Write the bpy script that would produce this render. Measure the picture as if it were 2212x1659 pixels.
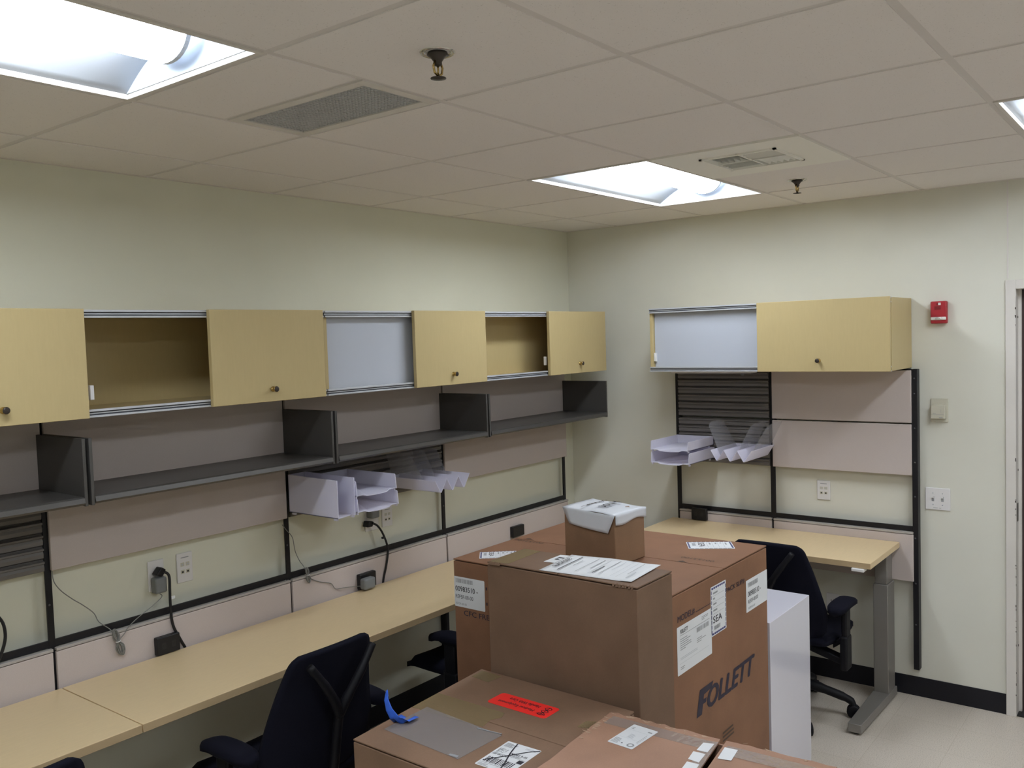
import bpy, bmesh, math, random
from mathutils import Vector, Matrix
random.seed(7)
SC = bpy.context.scene
COL = SC.collection
for o in list(bpy.data.objects): bpy.data.objects.remove(o, do_unlink=True)

# ------------------------------------------------------------------ camera
def make_camera():
    yaw, pitch, roll, f = math.radians(37.8928), math.radians(-3.0324), math.radians(-1.8297), 1915.55
    fw = Vector((math.cos(yaw)*math.cos(pitch), math.sin(yaw)*math.cos(pitch), math.sin(pitch)))
    rt = Vector((math.sin(yaw), -math.cos(yaw), 0)); up = rt.cross(fw)
    r2 = rt*math.cos(roll) + up*math.sin(roll); u2 = -rt*math.sin(roll) + up*math.cos(roll)
    cd = bpy.data.cameras.new('camera'); cd.sensor_fit = 'HORIZONTAL'; cd.sensor_width = 36.0
    cd.lens = f/2212*36.0; cd.clip_start = 0.02
    c = bpy.data.objects.new('camera', cd); COL.objects.link(c)
    m = Matrix((r2, u2, -fw)).transposed().to_4x4(); m.translation = Vector((-4.957, -3.353, 1.981))
    c.matrix_world = m; SC.camera = c
make_camera()

# ------------------------------------------------------------------ world, exposure
w = bpy.data.worlds.new('world'); SC.world = w; w.use_nodes = True
w.node_tree.nodes['Background'].inputs[0].default_value = (0.6, 0.65, 0.7, 1)
w.node_tree.nodes['Background'].inputs[1].default_value = 0.02
SC.view_settings.view_transform = 'Standard'; SC.view_settings.look = 'None'
SC.view_settings.gamma = 1.0; SC.view_settings.exposure = 0.0
try: SC.view_settings.use_curve_mapping = False
except Exception: pass
LAMP_STRENGTH = 26.5          # emission of the fluorescent baskets
LAMP_COLOR = (0.88, 0.945, 1.0)
SC.cycles.use_denoising = True
SC.cycles.max_bounces = 10; SC.cycles.diffuse_bounces = 6; SC.cycles.transparent_max_bounces = 16
SC.cycles.sample_clamp_indirect = 6.0
SC.cycles.caustics_reflective = False; SC.cycles.caustics_refractive = False

# ------------------------------------------------------------------ materials
MATS = {}
def nodes(name):
    m = bpy.data.materials.new(name); m.use_nodes = True
    nt = m.node_tree; b = nt.nodes['Principled BSDF']
    MATS[name] = m
    return m, nt, b
def pmat(name, col, rough=0.6, metal=0.0, spec=0.4, noise=0.0, nscale=20.0, stretch=(1, 1, 1), bump=0.0, bscale=200.0, emit=0.0, coat=0.0):
    m, nt, b = nodes(name)
    b.inputs['Base Color'].default_value = (*col, 1); b.inputs['Roughness'].default_value = rough
    b.inputs['Metallic'].default_value = metal; b.inputs['Specular IOR Level'].default_value = spec
    if coat: b.inputs['Coat Weight'].default_value = coat; b.inputs['Coat Roughness'].default_value = 0.08
    tc = nt.nodes.new('ShaderNodeTexCoord')
    if noise:
        mp = nt.nodes.new('ShaderNodeMapping'); mp.inputs['Scale'].default_value = stretch
        n = nt.nodes.new('ShaderNodeTexNoise'); n.inputs['Scale'].default_value = nscale; n.inputs['Detail'].default_value = 6
        r = nt.nodes.new('ShaderNodeValToRGB')
        r.color_ramp.elements[0].position = 0.3; r.color_ramp.elements[1].position = 0.7
        r.color_ramp.elements[0].color = (*[max(0, c*(1-noise)) for c in col], 1)
        r.color_ramp.elements[1].color = (*[min(1, c*(1+noise)) for c in col], 1)
        nt.links.new(tc.outputs['Object'], mp.inputs[0]); nt.links.new(mp.outputs[0], n.inputs[0])
        nt.links.new(n.outputs[0], r.inputs[0]); nt.links.new(r.outputs[0], b.inputs['Base Color'])
    if bump:
        n2 = nt.nodes.new('ShaderNodeTexNoise'); n2.inputs['Scale'].default_value = bscale; n2.inputs['Detail'].default_value = 3
        bp = nt.nodes.new('ShaderNodeBump'); bp.inputs['Strength'].default_value = bump; bp.inputs['Distance'].default_value = 0.002
        nt.links.new(tc.outputs['Object'], n2.inputs[0]); nt.links.new(n2.outputs[0], bp.inputs['Height'])
        nt.links.new(bp.outputs[0], b.inputs['Normal'])
    if emit:
        b.inputs['Emission Color'].default_value = (*LAMP_COLOR, 1); b.inputs['Emission Strength'].default_value = emit
    return m
def floor_mat():
    m, nt, b = nodes('floor')
    tc = nt.nodes.new('ShaderNodeTexCoord')
    n = nt.nodes.new('ShaderNodeTexNoise'); n.inputs['Scale'].default_value = 210; n.inputs['Detail'].default_value = 4
    r = nt.nodes.new('ShaderNodeValToRGB'); e = r.color_ramp.elements
    e[0].position = 0.30; e[0].color = (0.42, 0.365, 0.305, 1); e[1].position = 0.46; e[1].color = (0.62, 0.555, 0.485, 1)
    x = r.color_ramp.elements.new(0.68); x.color = (0.69, 0.615, 0.54, 1)
    br = nt.nodes.new('ShaderNodeTexBrick'); br.offset = 0; br.inputs['Scale'].default_value = 1
    br.inputs['Color1'].default_value = (1, 1, 1, 1); br.inputs['Color2'].default_value = (0.97, 0.97, 0.96, 1)
    br.inputs['Mortar'].default_value = (0.82, 0.8, 0.76, 1); br.inputs['Mortar Size'].default_value = 0.0012
    br.inputs['Brick Width'].default_value = 0.3048; br.inputs['Row Height'].default_value = 0.3048
    mx = nt.nodes.new('ShaderNodeMixRGB'); mx.blend_type = 'MULTIPLY'; mx.inputs[0].default_value = 1
    for a in (n, br): nt.links.new(tc.outputs['Object'], a.inputs[0])
    nt.links.new(n.outputs[0], r.inputs[0]); nt.links.new(r.outputs[0], mx.inputs[1]); nt.links.new(br.outputs[0], mx.inputs[2])
    nt.links.new(mx.outputs[0], b.inputs['Base Color'])
    b.inputs['Roughness'].default_value = 0.28; b.inputs['Specular IOR Level'].default_value = 0.4
def tile_mat():
    m, nt, b = nodes('tile')
    tc = nt.nodes.new('ShaderNodeTexCoord')
    n = nt.nodes.new('ShaderNodeTexNoise'); n.inputs['Scale'].default_value = 240; n.inputs['Detail'].default_value = 2
    r = nt.nodes.new('ShaderNodeValToRGB'); e = r.color_ramp.elements
    e[0].position = 0.28; e[0].color = (0.64, 0.61, 0.59, 1); e[1].position = 0.34; e[1].color = (0.82, 0.785, 0.775, 1)
    nt.links.new(tc.outputs['Object'], n.inputs[0]); nt.links.new(n.outputs[0], r.inputs[0]); nt.links.new(r.outputs[0], b.inputs['Base Color'])
    b.inputs['Roughness'].default_value = 0.95; b.inputs['Specular IOR Level'].default_value = 0.1
def card_mat(name, col):
    m, nt, b = nodes(name)
    tc = nt.nodes.new('ShaderNodeTexCoord')
    n = nt.nodes.new('ShaderNodeTexNoise'); n.inputs['Scale'].default_value = 5; n.inputs['Detail'].default_value = 8
    n2 = nt.nodes.new('ShaderNodeTexNoise'); n2.inputs['Scale'].default_value = 220; n2.inputs['Detail'].default_value = 2
    r = nt.nodes.new('ShaderNodeValToRGB'); e = r.color_ramp.elements
    e[0].position = .32; e[1].position = .68
    e[0].color = (*[c*.88 for c in col], 1); e[1].color = (*[c*1.10 for c in col], 1)
    mx = nt.nodes.new('ShaderNodeMixRGB'); mx.blend_type = 'MULTIPLY'; mx.inputs[0].default_value = .16
    nt.links.new(tc.outputs['Object'], n.inputs[0]); nt.links.new(tc.outputs['Object'], n2.inputs[0])
    nt.links.new(n.outputs[0], r.inputs[0]); nt.links.new(r.outputs[0], mx.inputs[1]); nt.links.new(n2.outputs[0], mx.inputs[2])
    nt.links.new(mx.outputs[0], b.inputs['Base Color'])
    bp = nt.nodes.new('ShaderNodeBump'); bp.inputs['Strength'].default_value = .25; bp.inputs['Distance'].default_value = .006
    nt.links.new(n.outputs[0], bp.inputs['Height']); nt.links.new(bp.outputs[0], b.inputs['Normal'])
    b.inputs['Roughness'].default_value = .62; b.inputs['Specular IOR Level'].default_value = .25
def trans_mat(name, col, trans=0.35, clear=0.0, gloss=0.06):
    m = bpy.data.materials.new(name); m.use_nodes = True; nt = m.node_tree; MATS[name] = m
    for n in list(nt.nodes): nt.nodes.remove(n)
    out = nt.nodes.new('ShaderNodeOutputMaterial')
    d = nt.nodes.new('ShaderNodeBsdfDiffuse'); d.inputs[0].default_value = (*col, 1)
    t = nt.nodes.new('ShaderNodeBsdfTranslucent'); t.inputs[0].default_value = (*col, 1)
    g = nt.nodes.new('ShaderNodeBsdfGlossy'); g.inputs['Roughness'].default_value = .2
    tr = nt.nodes.new('ShaderNodeBsdfTransparent')
    m1 = nt.nodes.new('ShaderNodeMixShader'); m1.inputs[0].default_value = trans
    m2 = nt.nodes.new('ShaderNodeMixShader'); m2.inputs[0].default_value = gloss
    m3 = nt.nodes.new('ShaderNodeMixShader'); m3.inputs[0].default_value = clear
    L = nt.links.new
    L(d.outputs[0], m1.inputs[1]); L(t.outputs[0], m1.inputs[2]); L(m1.outputs[0], m2.inputs[1]); L(g.outputs[0], m2.inputs[2])
    L(m2.outputs[0], m3.inputs[1]); L(tr.outputs[0], m3.inputs[2]); L(m3.outputs[0], out.inputs[0])
    return m

pmat('wall', (0.70, 0.70, 0.60), .85, noise=.02, nscale=3, bump=.12, bscale=260)
pmat('wall_far', (0.69, 0.685, 0.615), .85, noise=.02, nscale=3)
tile_mat(); floor_mat()
pmat('grid', (0.70, 0.665, 0.65), .6)
pmat('white_paint', (0.68, 0.65, 0.62), .5, noise=.03, nscale=6)
pmat('rubber', (0.007, 0.007, 0.012), .5, spec=.35)
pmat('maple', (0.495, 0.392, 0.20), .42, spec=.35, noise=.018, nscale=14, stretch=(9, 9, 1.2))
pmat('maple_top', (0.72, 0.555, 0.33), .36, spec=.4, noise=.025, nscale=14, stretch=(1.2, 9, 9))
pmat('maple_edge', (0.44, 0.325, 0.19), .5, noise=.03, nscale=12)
pmat('cap_metal', (0.40, 0.37, 0.35), .5)
pmat('fabric_tan', (0.53, 0.465, 0.445), .95, spec=.1, noise=.03, nscale=400, bump=.2, bscale=700)
pmat('black_metal', (0.006, 0.006, 0.009), .45, spec=.4)
pmat('shelf_metal', (0.085, 0.080, 0.076), .36, metal=.35, spec=.5, noise=.04, nscale=300)
pmat('slat', (0.15, 0.138, 0.132), .5, spec=.4)
pmat('slat_dark', (0.025, 0.023, 0.024), .6)
pmat('aluminum', (0.58, 0.60, 0.65), .35, metal=.35)
pmat('channel_dark', (0.07, 0.075, 0.09), .5)
pmat('whiteboard', (0.49, 0.52, 0.595), .3, spec=.5)
pmat('brass', (0.55, 0.40, 0.16), .25, metal=1)
pmat('white_plastic', (0.74, 0.73, 0.74), .4)
pmat('ivory_plastic', (0.56, 0.54, 0.45), .45)
pmat('enamel', (0.86, 0.85, 0.80), .5)
pmat('bolt', (0.10, 0.10, 0.11), .4, metal=.6)
pmat('dark_hole', (0.02, 0.02, 0.02), .7)
pmat('gray_plastic', (0.19, 0.20, 0.21), .5)
pmat('gray_cord', (0.20, 0.20, 0.19), .6)
pmat('black_plastic', (0.010, 0.010, 0.012), .42, spec=.4)
pmat('chair_fabric', (0.0055, 0.0058, 0.013), .9, spec=.15, bump=.25, bscale=500)
pmat('chair_plastic', (0.005, 0.005, 0.008), .55, spec=.25)
pmat('leg_metal', (0.25, 0.235, 0.22), .40, metal=.35)
pmat('red_plastic', (0.36, 0.018, 0.028), .4)
pmat('red_dark', (0.16, 0.008, 0.012), .5)
pmat('strobe', (0.75, 0.74, 0.72), .15)
pmat('chrome', (0.6, 0.58, 0.55), .2, metal=1)
pmat('bronze_dark', (0.06, 0.05, 0.045), .35, metal=.6)
pmat('lamp_white', (0.62, 0.66, 0.72), .5)
pmat('grille_gray', (0.58, 0.58, 0.60), .5)
pmat('lamp_lens', (0.9, 0.9, 0.9), .5, emit=LAMP_STRENGTH)
pmat('paper', (0.74, 0.76, 0.80), .6, noise=.02, nscale=4)
pmat('ink', (0.018, 0.017, 0.028), .6)
pmat('ink_blue', (0.025, 0.03, 0.16), .6)
pmat('ink_gray', (0.30, 0.31, 0.33), .6)
pmat('ink_light', (0.50, 0.52, 0.56), .6)
pmat('print_navy', (0.022, 0.018, 0.040), .55)
pmat('print_brown', (0.07, 0.042, 0.028), .6)
pmat('label_red', (1.0, 0.035, 0.03), .45)
pmat('tape_blue', (0.03, 0.12, 0.62), .55, noise=.1, nscale=30)
card_mat('card_follett', (0.255, 0.130, 0.076))
card_mat('card_tall', (0.190, 0.116, 0.076))
card_mat('card_front', (0.245, 0.150, 0.098))
card_mat('card_near', (0.39, 0.225, 0.155))
card_mat('card_small', (0.27, 0.16, 0.095))
pmat('card_edge', (0.10, 0.060, 0.032), .8)
pmat('card_torn', (0.44, 0.31, 0.22), .9)
pmat('gloss_white', (0.68, 0.675, 0.77), .14, spec=.5, coat=.3)
pmat('wrap_white', (0.66, 0.69, 0.76), .35, spec=.5, noise=.03, nscale=10, bump=.3, bscale=25)
pmat('door_wood', (0.05, 0.032, 0.03), .5, noise=.2, nscale=8, stretch=(6, 6, .6))
trans_mat('tray_white', (0.86, 0.85, 0.96), .40, 0.04, .05)
trans_mat('smoky', (0.46, 0.46, 0.50), .3, .74, .14)
trans_mat('pouch', (0.42, 0.38, 0.38), .2, .50, .12)
trans_mat('packing_tape', (0.36, 0.27, 0.15), .1, .55, .06)
trans_mat('clear_tape', (0.62, 0.50, 0.45), .1, .55, .34)
nt = MATS['clear_tape'].node_tree
g = [n for n in nt.nodes if n.type == 'BSDF_GLOSSY'][0]; g.inputs['Roughness'].default_value = .10
tn = nt.nodes.new('ShaderNodeTexNoise'); tn.inputs['Scale'].default_value = 38; tb = nt.nodes.new('ShaderNodeBump'); tb.inputs['Strength'].default_value = .7; tb.inputs['Distance'].default_value = .004
tcx = nt.nodes.new('ShaderNodeTexCoord'); nt.links.new(tcx.outputs['Object'], tn.inputs[0]); nt.links.new(tn.outputs[0], tb.inputs['Height']); nt.links.new(tb.outputs[0], g.inputs['Normal'])
M = MATS

# ------------------------------------------------------------------ mesh builder
def xf(loc=(0, 0, 0), rz=0.0): return Matrix.Translation(loc) @ Matrix.Rotation(rz, 4, 'Z')
def wloc(o):
    v = Vector((0, 0, 0))
    while o: v += o.location; o = o.parent
    return v
class MB:
    def __init__(s): s.bm = bmesh.new()
    def _faces(s, fs, m, smooth=False):
        for f in fs: f.material_index = m; f.smooth = smooth
    def box(s, x0, x1, y0, y1, z0, z1, m=0, b=0.0, mat=None):
        x0, x1 = min(x0, x1), max(x0, x1); y0, y1 = min(y0, y1), max(y0, y1); z0, z1 = min(z0, z1), max(z0, z1)
        vs = [s.bm.verts.new((x, y, z)) for x in (x0, x1) for y in (y0, y1) for z in (z0, z1)]
        idx = [(0, 1, 3, 2), (4, 6, 7, 5), (0, 4, 5, 1), (2, 3, 7, 6), (0, 2, 6, 4), (1, 5, 7, 3)]
        fs = [s.bm.faces.new([vs[i] for i in q]) for q in idx]
        s._faces(fs, m)
        if b: s._bevel(fs, b, m)
        elif mat is not None: bmesh.ops.transform(s.bm, matrix=mat, verts=vs)
        return s
    def _bevel(s, fs, b, m, seg=2):
        es = list({e for f in fs for e in f.edges})
        r = bmesh.ops.bevel(s.bm, geom=es, offset=b, segments=seg, affect='EDGES', profile=.5, clamp_overlap=True)
        for f in r['faces']: f.material_index = m; f.smooth = True
    def poly(s, pts, m=0, smooth=False):
        f = s.bm.faces.new([s.bm.verts.new(p) for p in pts]); f.material_index = m; f.smooth = smooth; return f
    def prism(s, pts, d, m=0, b=0.0):
        """polygon pts extruded by vector d"""
        d = Vector(d); A = [s.bm.verts.new(p) for p in pts]; B = [s.bm.verts.new(Vector(p)+d) for p in pts]
        n = len(pts); fs = [s.bm.faces.new(A[::-1]), s.bm.faces.new(B)]
        for i in range(n): fs.append(s.bm.faces.new((A[i], A[(i+1) % n], B[(i+1) % n], B[i])))
        s._faces(fs, m)
        bmesh.ops.recalc_face_normals(s.bm, faces=fs)
        if b: s._bevel(fs, b, m)
        return s
    def foot(s, q, z0, z1, m=0, b=0.0): return s.prism([(p[0], p[1], z0) for p in q], (0, 0, z1-z0), m, b)
    def tube(s, pts, r, m=0, n=8, closed=False):
        pts = [Vector(p) for p in pts]; rings = []
        rs = r if isinstance(r, (list, tuple)) else [r]*len(pts)
        prev = None
        for i, p in enumerate(pts):
            t = (pts[min(i+1, len(pts)-1)] - pts[max(i-1, 0)]).normalized()
            if prev is None:
                a = Vector((0, 0, 1)) if abs(t.z) < .9 else Vector((1, 0, 0)); u = t.cross(a).normalized()
            else: u = (prev - t*prev.dot(t)).normalized()
            prev = u; v = t.cross(u)
            rings.append([s.bm.verts.new(p + (u*math.cos(2*math.pi*k/n) + v*math.sin(2*math.pi*k/n))*rs[i]) for k in range(n)])
        fs = []
        for a, b in zip(rings, rings[1:]):
            for k in range(n): fs.append(s.bm.faces.new((a[k], a[(k+1) % n], b[(k+1) % n], b[k])))
        fs += [s.bm.faces.new(rings[0][::-1]), s.bm.faces.new(rings[-1])]
        s._faces(fs, m, True); bmesh.ops.recalc_face_normals(s.bm, faces=fs)
        return s
    def lathe(s, prof, c=(0, 0, 0), axis='Z', m=0, n=24):
        """prof: list of (radius, height) along the axis"""
        c = Vector(c); rings = []
        for r, h in prof:
            ring = []
            for k in range(n):
                a = 2*math.pi*k/n; ca, sa = max(r, 1e-5)*math.cos(a), max(r, 1e-5)*math.sin(a)
                ring.append(s.bm.verts.new(c + Vector({'Z': (ca, sa, h), 'Y': (ca, h, sa), 'X': (h, ca, sa)}[axis])))
            rings.append(ring)
        fs = []
        for a, b in zip(rings, rings[1:]):
            for k in range(n): fs.append(s.bm.faces.new((a[k], a[(k+1) % n], b[(k+1) % n], b[k])))
        fs += [s.bm.faces.new(rings[0][::-1]), s.bm.faces.new(rings[-1])]
        s._faces(fs, m, True); bmesh.ops.recalc_face_normals(s.bm, faces=fs)
        return s
    def grid(s, fn, nu, nv, m=0, thick=0.0, smooth=True):
        V = [[s.bm.verts.new(fn(i/nu, j/nv)) for j in range(nv+1)] for i in range(nu+1)]
        fs = [s.bm.faces.new((V[i][j], V[i+1][j], V[i+1][j+1], V[i][j+1])) for i in range(nu) for j in range(nv)]
        s._faces(fs, m, smooth)
        if thick:
            bmesh.ops.recalc_face_normals(s.bm, faces=fs)
            before = set(s.bm.faces)
            bmesh.ops.solidify(s.bm, geom=fs, thickness=thick)
            for f in s.bm.faces:
                if f not in before: f.material_index = m; f.smooth = smooth
        return s
    # flat artwork on a plane: o origin, u and v unit vectors, lift along normal
    def rect(s, P, x, y, w, h, m, lift):
        o, u, v = P; n = u.cross(v)
        s.poly([o+u*a+v*b+n*lift for a, b in ((x, y), (x+w, y), (x+w, y+h), (x, y+h))], m)
    def art(s, P, pts, m, lift):
        o, u, v = P; n = u.cross(v)
        s.poly([o+u*a+v*b+n*lift for a, b in pts], m)
    def stroke(s, P, pts, wd, m, lift):
        for (ax, ay), (bx_, by) in zip(pts, pts[1:]):
            d = Vector((bx_-ax, by-ay)); 
            if d.length < 1e-6: continue
            k = Vector((-d.y, d.x)).normalized()*wd/2
            s.art(P, [(ax-k.x, ay-k.y), (bx_-k.x, by-k.y), (bx_+k.x, by+k.y), (ax+k.x, ay+k.y)], m, lift)
    def text(s, P, st, x, y, w, h, m, lift, bold=0.0, shear=0.0):
        if bold:
            k = bold*h*1.3
            for i, (a, b) in enumerate(((-k, 0), (k, 0), (0, -k*.5), (0, k*.5), (-k*.6, k*.4), (k*.6, -k*.4))): s.text(P, st, x+k+a, y+k*.5+b, w-2*k, h-k, m, lift+i*.00002, 0.0, shear)
            return
        verts, faces = glyphs(st, 0.0, shear)
        xs = [p[0] for p in verts]; ys = [p[1] for p in verts]
        sx = w/(max(xs)-min(xs)); sy = h/(max(ys)-min(ys)); x0, y0 = min(xs), min(ys)
        o, u, v = P; n = u.cross(v)
        vs = [s.bm.verts.new(o+u*(x+(p[0]-x0)*sx)+v*(y+(p[1]-y0)*sy)+n*lift) for p in verts]
        for f in faces:
            try:
                g = s.bm.faces.new([vs[i] for i in f]); g.material_index = m
                g.normal_update()
                if g.normal.dot(n) < 0: g.normal_flip()
            except ValueError: pass
    def barcode(s, P, x, y, w, h, m, lift, seed=1, horizontal=True):
        rr = random.Random(seed); t = 0.0; L = w if horizontal else h
        unit = L/46
        while t < L-unit*2:
            k = rr.choice((1, 1, 1.6, 2.4))*unit
            if horizontal: s.rect(P, x+t, y, k, h, m, lift)
            else: s.rect(P, x, y+t, w, k, m, lift)
            t += k + rr.choice((.8, 1, 1.7))*unit
    def lines(s, P, x, y, w, h, n, m, lift, seed=1, lo=.4, fill=.45):
        rr = random.Random(seed)
        for i in range(n):
            yy = y+h-(i+1)*h/n
            s.rect(P, x, yy, w*rr.uniform(lo, 1), h/n*fill, m, lift)
    def build(s, name, mats, parent=None, smooth=None):
        me = bpy.data.meshes.new(name)
        if parent is not None:
            off = wloc(parent)
            if off.length: bmesh.ops.translate(s.bm, vec=-off, verts=list(s.bm.verts))
        s.bm.to_mesh(me); s.bm.free()
        for mm in (mats if isinstance(mats, (list, tuple)) else [mats]): me.materials.append(M[mm])
        o = bpy.data.objects.new(name, me); COL.objects.link(o)
        if parent is not None: o.parent = parent
        if smooth is not None:
            for p in me.polygons: p.use_smooth = smooth
        return o
_gl = {}
def glyphs(st, bold, shear):
    k = (st, bold, shear)
    if k not in _gl:
        cu = bpy.data.curves.new('lettering', 'FONT'); cu.body = st; cu.offset = bold; cu.shear = shear; cu.resolution_u = 3
        ob = bpy.data.objects.new('lettering', cu); COL.objects.link(ob)
        dg = bpy.context.evaluated_depsgraph_get(); me = ob.evaluated_get(dg).to_mesh()
        _gl[k] = ([tuple(v.co) for v in me.vertices], [tuple(p.vertices) for p in me.polygons])
        bpy.data.objects.remove(ob, do_unlink=True); bpy.data.curves.remove(cu)
    return _gl[k]
def tag(o, label, cat, group=None):
    o['label'] = label; o['category'] = cat
    if group: o['group'] = group
    return o
def thing(name, label, cat, loc=(0, 0, 0), group=None, rz=0.0):
    o = bpy.data.objects.new(name, None); COL.objects.link(o); o.location = loc; o.rotation_euler = (0, 0, rz)
    o.empty_display_size = .05
    return tag(o, label, cat, group)
def struct(o): o['kind'] = 'structure'; return o
def dup(root, loc=None, rz=None, label=None):
    def cp(o, par):
        c = o.copy(); COL.objects.link(c)
        if par is not None: c.parent = par
        for ch in list(o.children): cp(ch, c)
        return c
    r = cp(root, None)
    if loc is not None: r.location = loc
    if rz is not None: r.rotation_euler = (0, 0, rz)
    if label: r['label'] = label
    return r
V = Vector
X_, Y_, Z_ = V((1, 0, 0)), V((0, 1, 0)), V((0, 0, 1))

# ------------------------------------------------------------------ room shell
H = 2.670; T = 0.6096; GX = -3.6167; GY = -0.3888
RX, RY = -6.3, -6.6
def kx(k): return GX + k*T
def jy(j): return GY - (j-1)*T
struct(MB().box(RX, 0.3, RY, 0, -.05, 0).build('floor', 'floor'))
struct(MB().box(RX, .1, 0, .1, 0, 2.9).build('wall_left', 'wall'))
DY0, DY1, DH = -2.637, -3.56, 2.137
struct(MB().box(0, .14, DY0+.012, 0, 0, 2.9).box(0, .14, DY1-.012, DY0+.012, DH+.012, 2.9).box(0, .14, RY, DY1-.012, 0, 2.9).build('wall_right', 'wall_far'))
struct(MB().box(RX, .1, RY-.1, RY, 0, 2.9).build('wall_near', 'wall'))
struct(MB().box(RX-.1, RX, RY, .1, 0, 2.9).build('wall_back', 'wall'))
struct(MB().box(RX, -.004, -.004, 0, 0, .105, b=.0015).build('baseboard_left', 'rubber'))
struct(MB().box(-.004, 0, -2.592, -.004, 0, .105, b=.0015).build('baseboard_right', 'rubber'))
struct(MB().box(-.003, 0.001, -2.604, -2.598, 2.19, H).build('trim_1', 'grid'))
# door with its frame
d = struct(bpy.data.objects.new('door_1', None)); COL.objects.link(d); d.location = (0.08, -3.1, 0)
mb = MB(); fr = .045
mb.box(-.014, .0, DY0, DY0+fr, 0, DH+fr, b=.002).box(-.014, .0, DY1-fr, DY1, 0, DH+fr, b=.002).box(-.014, .0, DY1, DY0, DH, DH+fr, b=.002)
mb.box(0, .14, DY0, DY0+.012, 0, DH).box(0, .14, DY1-.012, DY1, 0, DH).box(0, .14, DY1, DY0, DH, DH+.012)
mb.box(.062, .078, DY0-.014, DY0, 0, DH)
rr = random.Random(3)
for i in range(26):
    z = rr.choice((rr.uniform(.1, .9), rr.uniform(1.9, 2.05), rr.uniform(.9, 1.3))); k = rr.uniform(.002, .006)
    mb.box(-.0146, -.013, DY0-.0006, DY0+.003*rr.random()+.001, z, z+k*2, m=1)
for z in (.35, 1.24, 2.0): mb.lathe([(.006, 0), (.006, -.002)], (.045, DY0, z), 'Y', m=1, n=10)
mb.build('door_frame', ['white_paint', 'bronze_dark'], d)
MB().box(.018, .045, DY0-.0025, DY0, .985, 1.075, m=0).build('strike_plate', 'bronze_dark', d)
MB().box(.08, .12, DY1+.004, DY0-.004, .008, DH-.004).build('door_leaf', 'door_wood', d)
MB().box(0, .14, DY1, DY0, 0, .006).build('threshold', 'dark_hole', d)

# ceiling: lay-in tiles hanging just under a recessed grid
holes = []        # (k0, k1, j0, j1) tile cells not filled
LIGHTS = [(-2, 0, 2, 3), (3, 5, 2, 3), (3, 5, 5, 6), (-2, 0, 5, 6), (-2, 0, 8, 9), (3, 5, 8, 9)]  # last two are unseen, added as fill for the shaded wall under the shelves
for k0, k1, j0, j1 in LIGHTS:
    for k in range(k0, k1): holes.append((k, j0))
holes += [(0, 2), (3, 3)]
mb = MB(); g = .0115
for k in range(-5, 7):
    for j in range(0, 12):
        if (k, j) in holes: continue
        x0, x1 = max(kx(k), RX), min(kx(k+1), 0); y1, y0 = min(jy(j), 0), max(jy(j+1), RY)
        if x1-x0 < .02 or y1-y0 < .02: continue
        mb.box(x0+(g if x0 > RX else 0), x1-(g if x1 < 0 else 0), y0+(g if y0 > RY else 0), y1-(g if y1 < 0 else 0), H-.001, H+.02)
# half tile next to the return grille
mb.box(kx(0)+g, kx(.5)-g, jy(3)+g, jy(2)-g, H-.001, H+.02)
for k in range(-4, 7):
    if kx(k) > RX and kx(k) < 0:
        top = 0
        for (a, b, c, e) in sorted(LIGHTS, key=lambda l: l[2]):
            if a < k < b:
                mb.box(kx(k)-.012, kx(k)+.012, jy(c)+.012, top, H+.0018, H+.019, m=1); top = jy(e)-.012
        mb.box(kx(k)-.012, kx(k)+.012, RY, top, H+.0018, H+.019, m=1)
for j in range(1, 12):
    if jy(j) > RY: mb.box(RX, 0, jy(j)-.012, jy(j)+.012, H+.0014, H+.0186, m=1)
mb.box(kx(.5)-.012, kx(.5)+.012, jy(3)+.012, jy(2)-.012, H+.0018, H+.019, m=1)
mb.box(RX, 0, -.02, 0, H-.003, H+.001, m=1).box(-.02, 0, RY, -.02, H-.003, H+.001, m=1)
struct(mb.build('ceiling', ['tile', 'grid']))
struct(MB().box(RX, .1, RY, .1, 2.9, 2.95).build('ceiling_slab', 'grid'))

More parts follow.
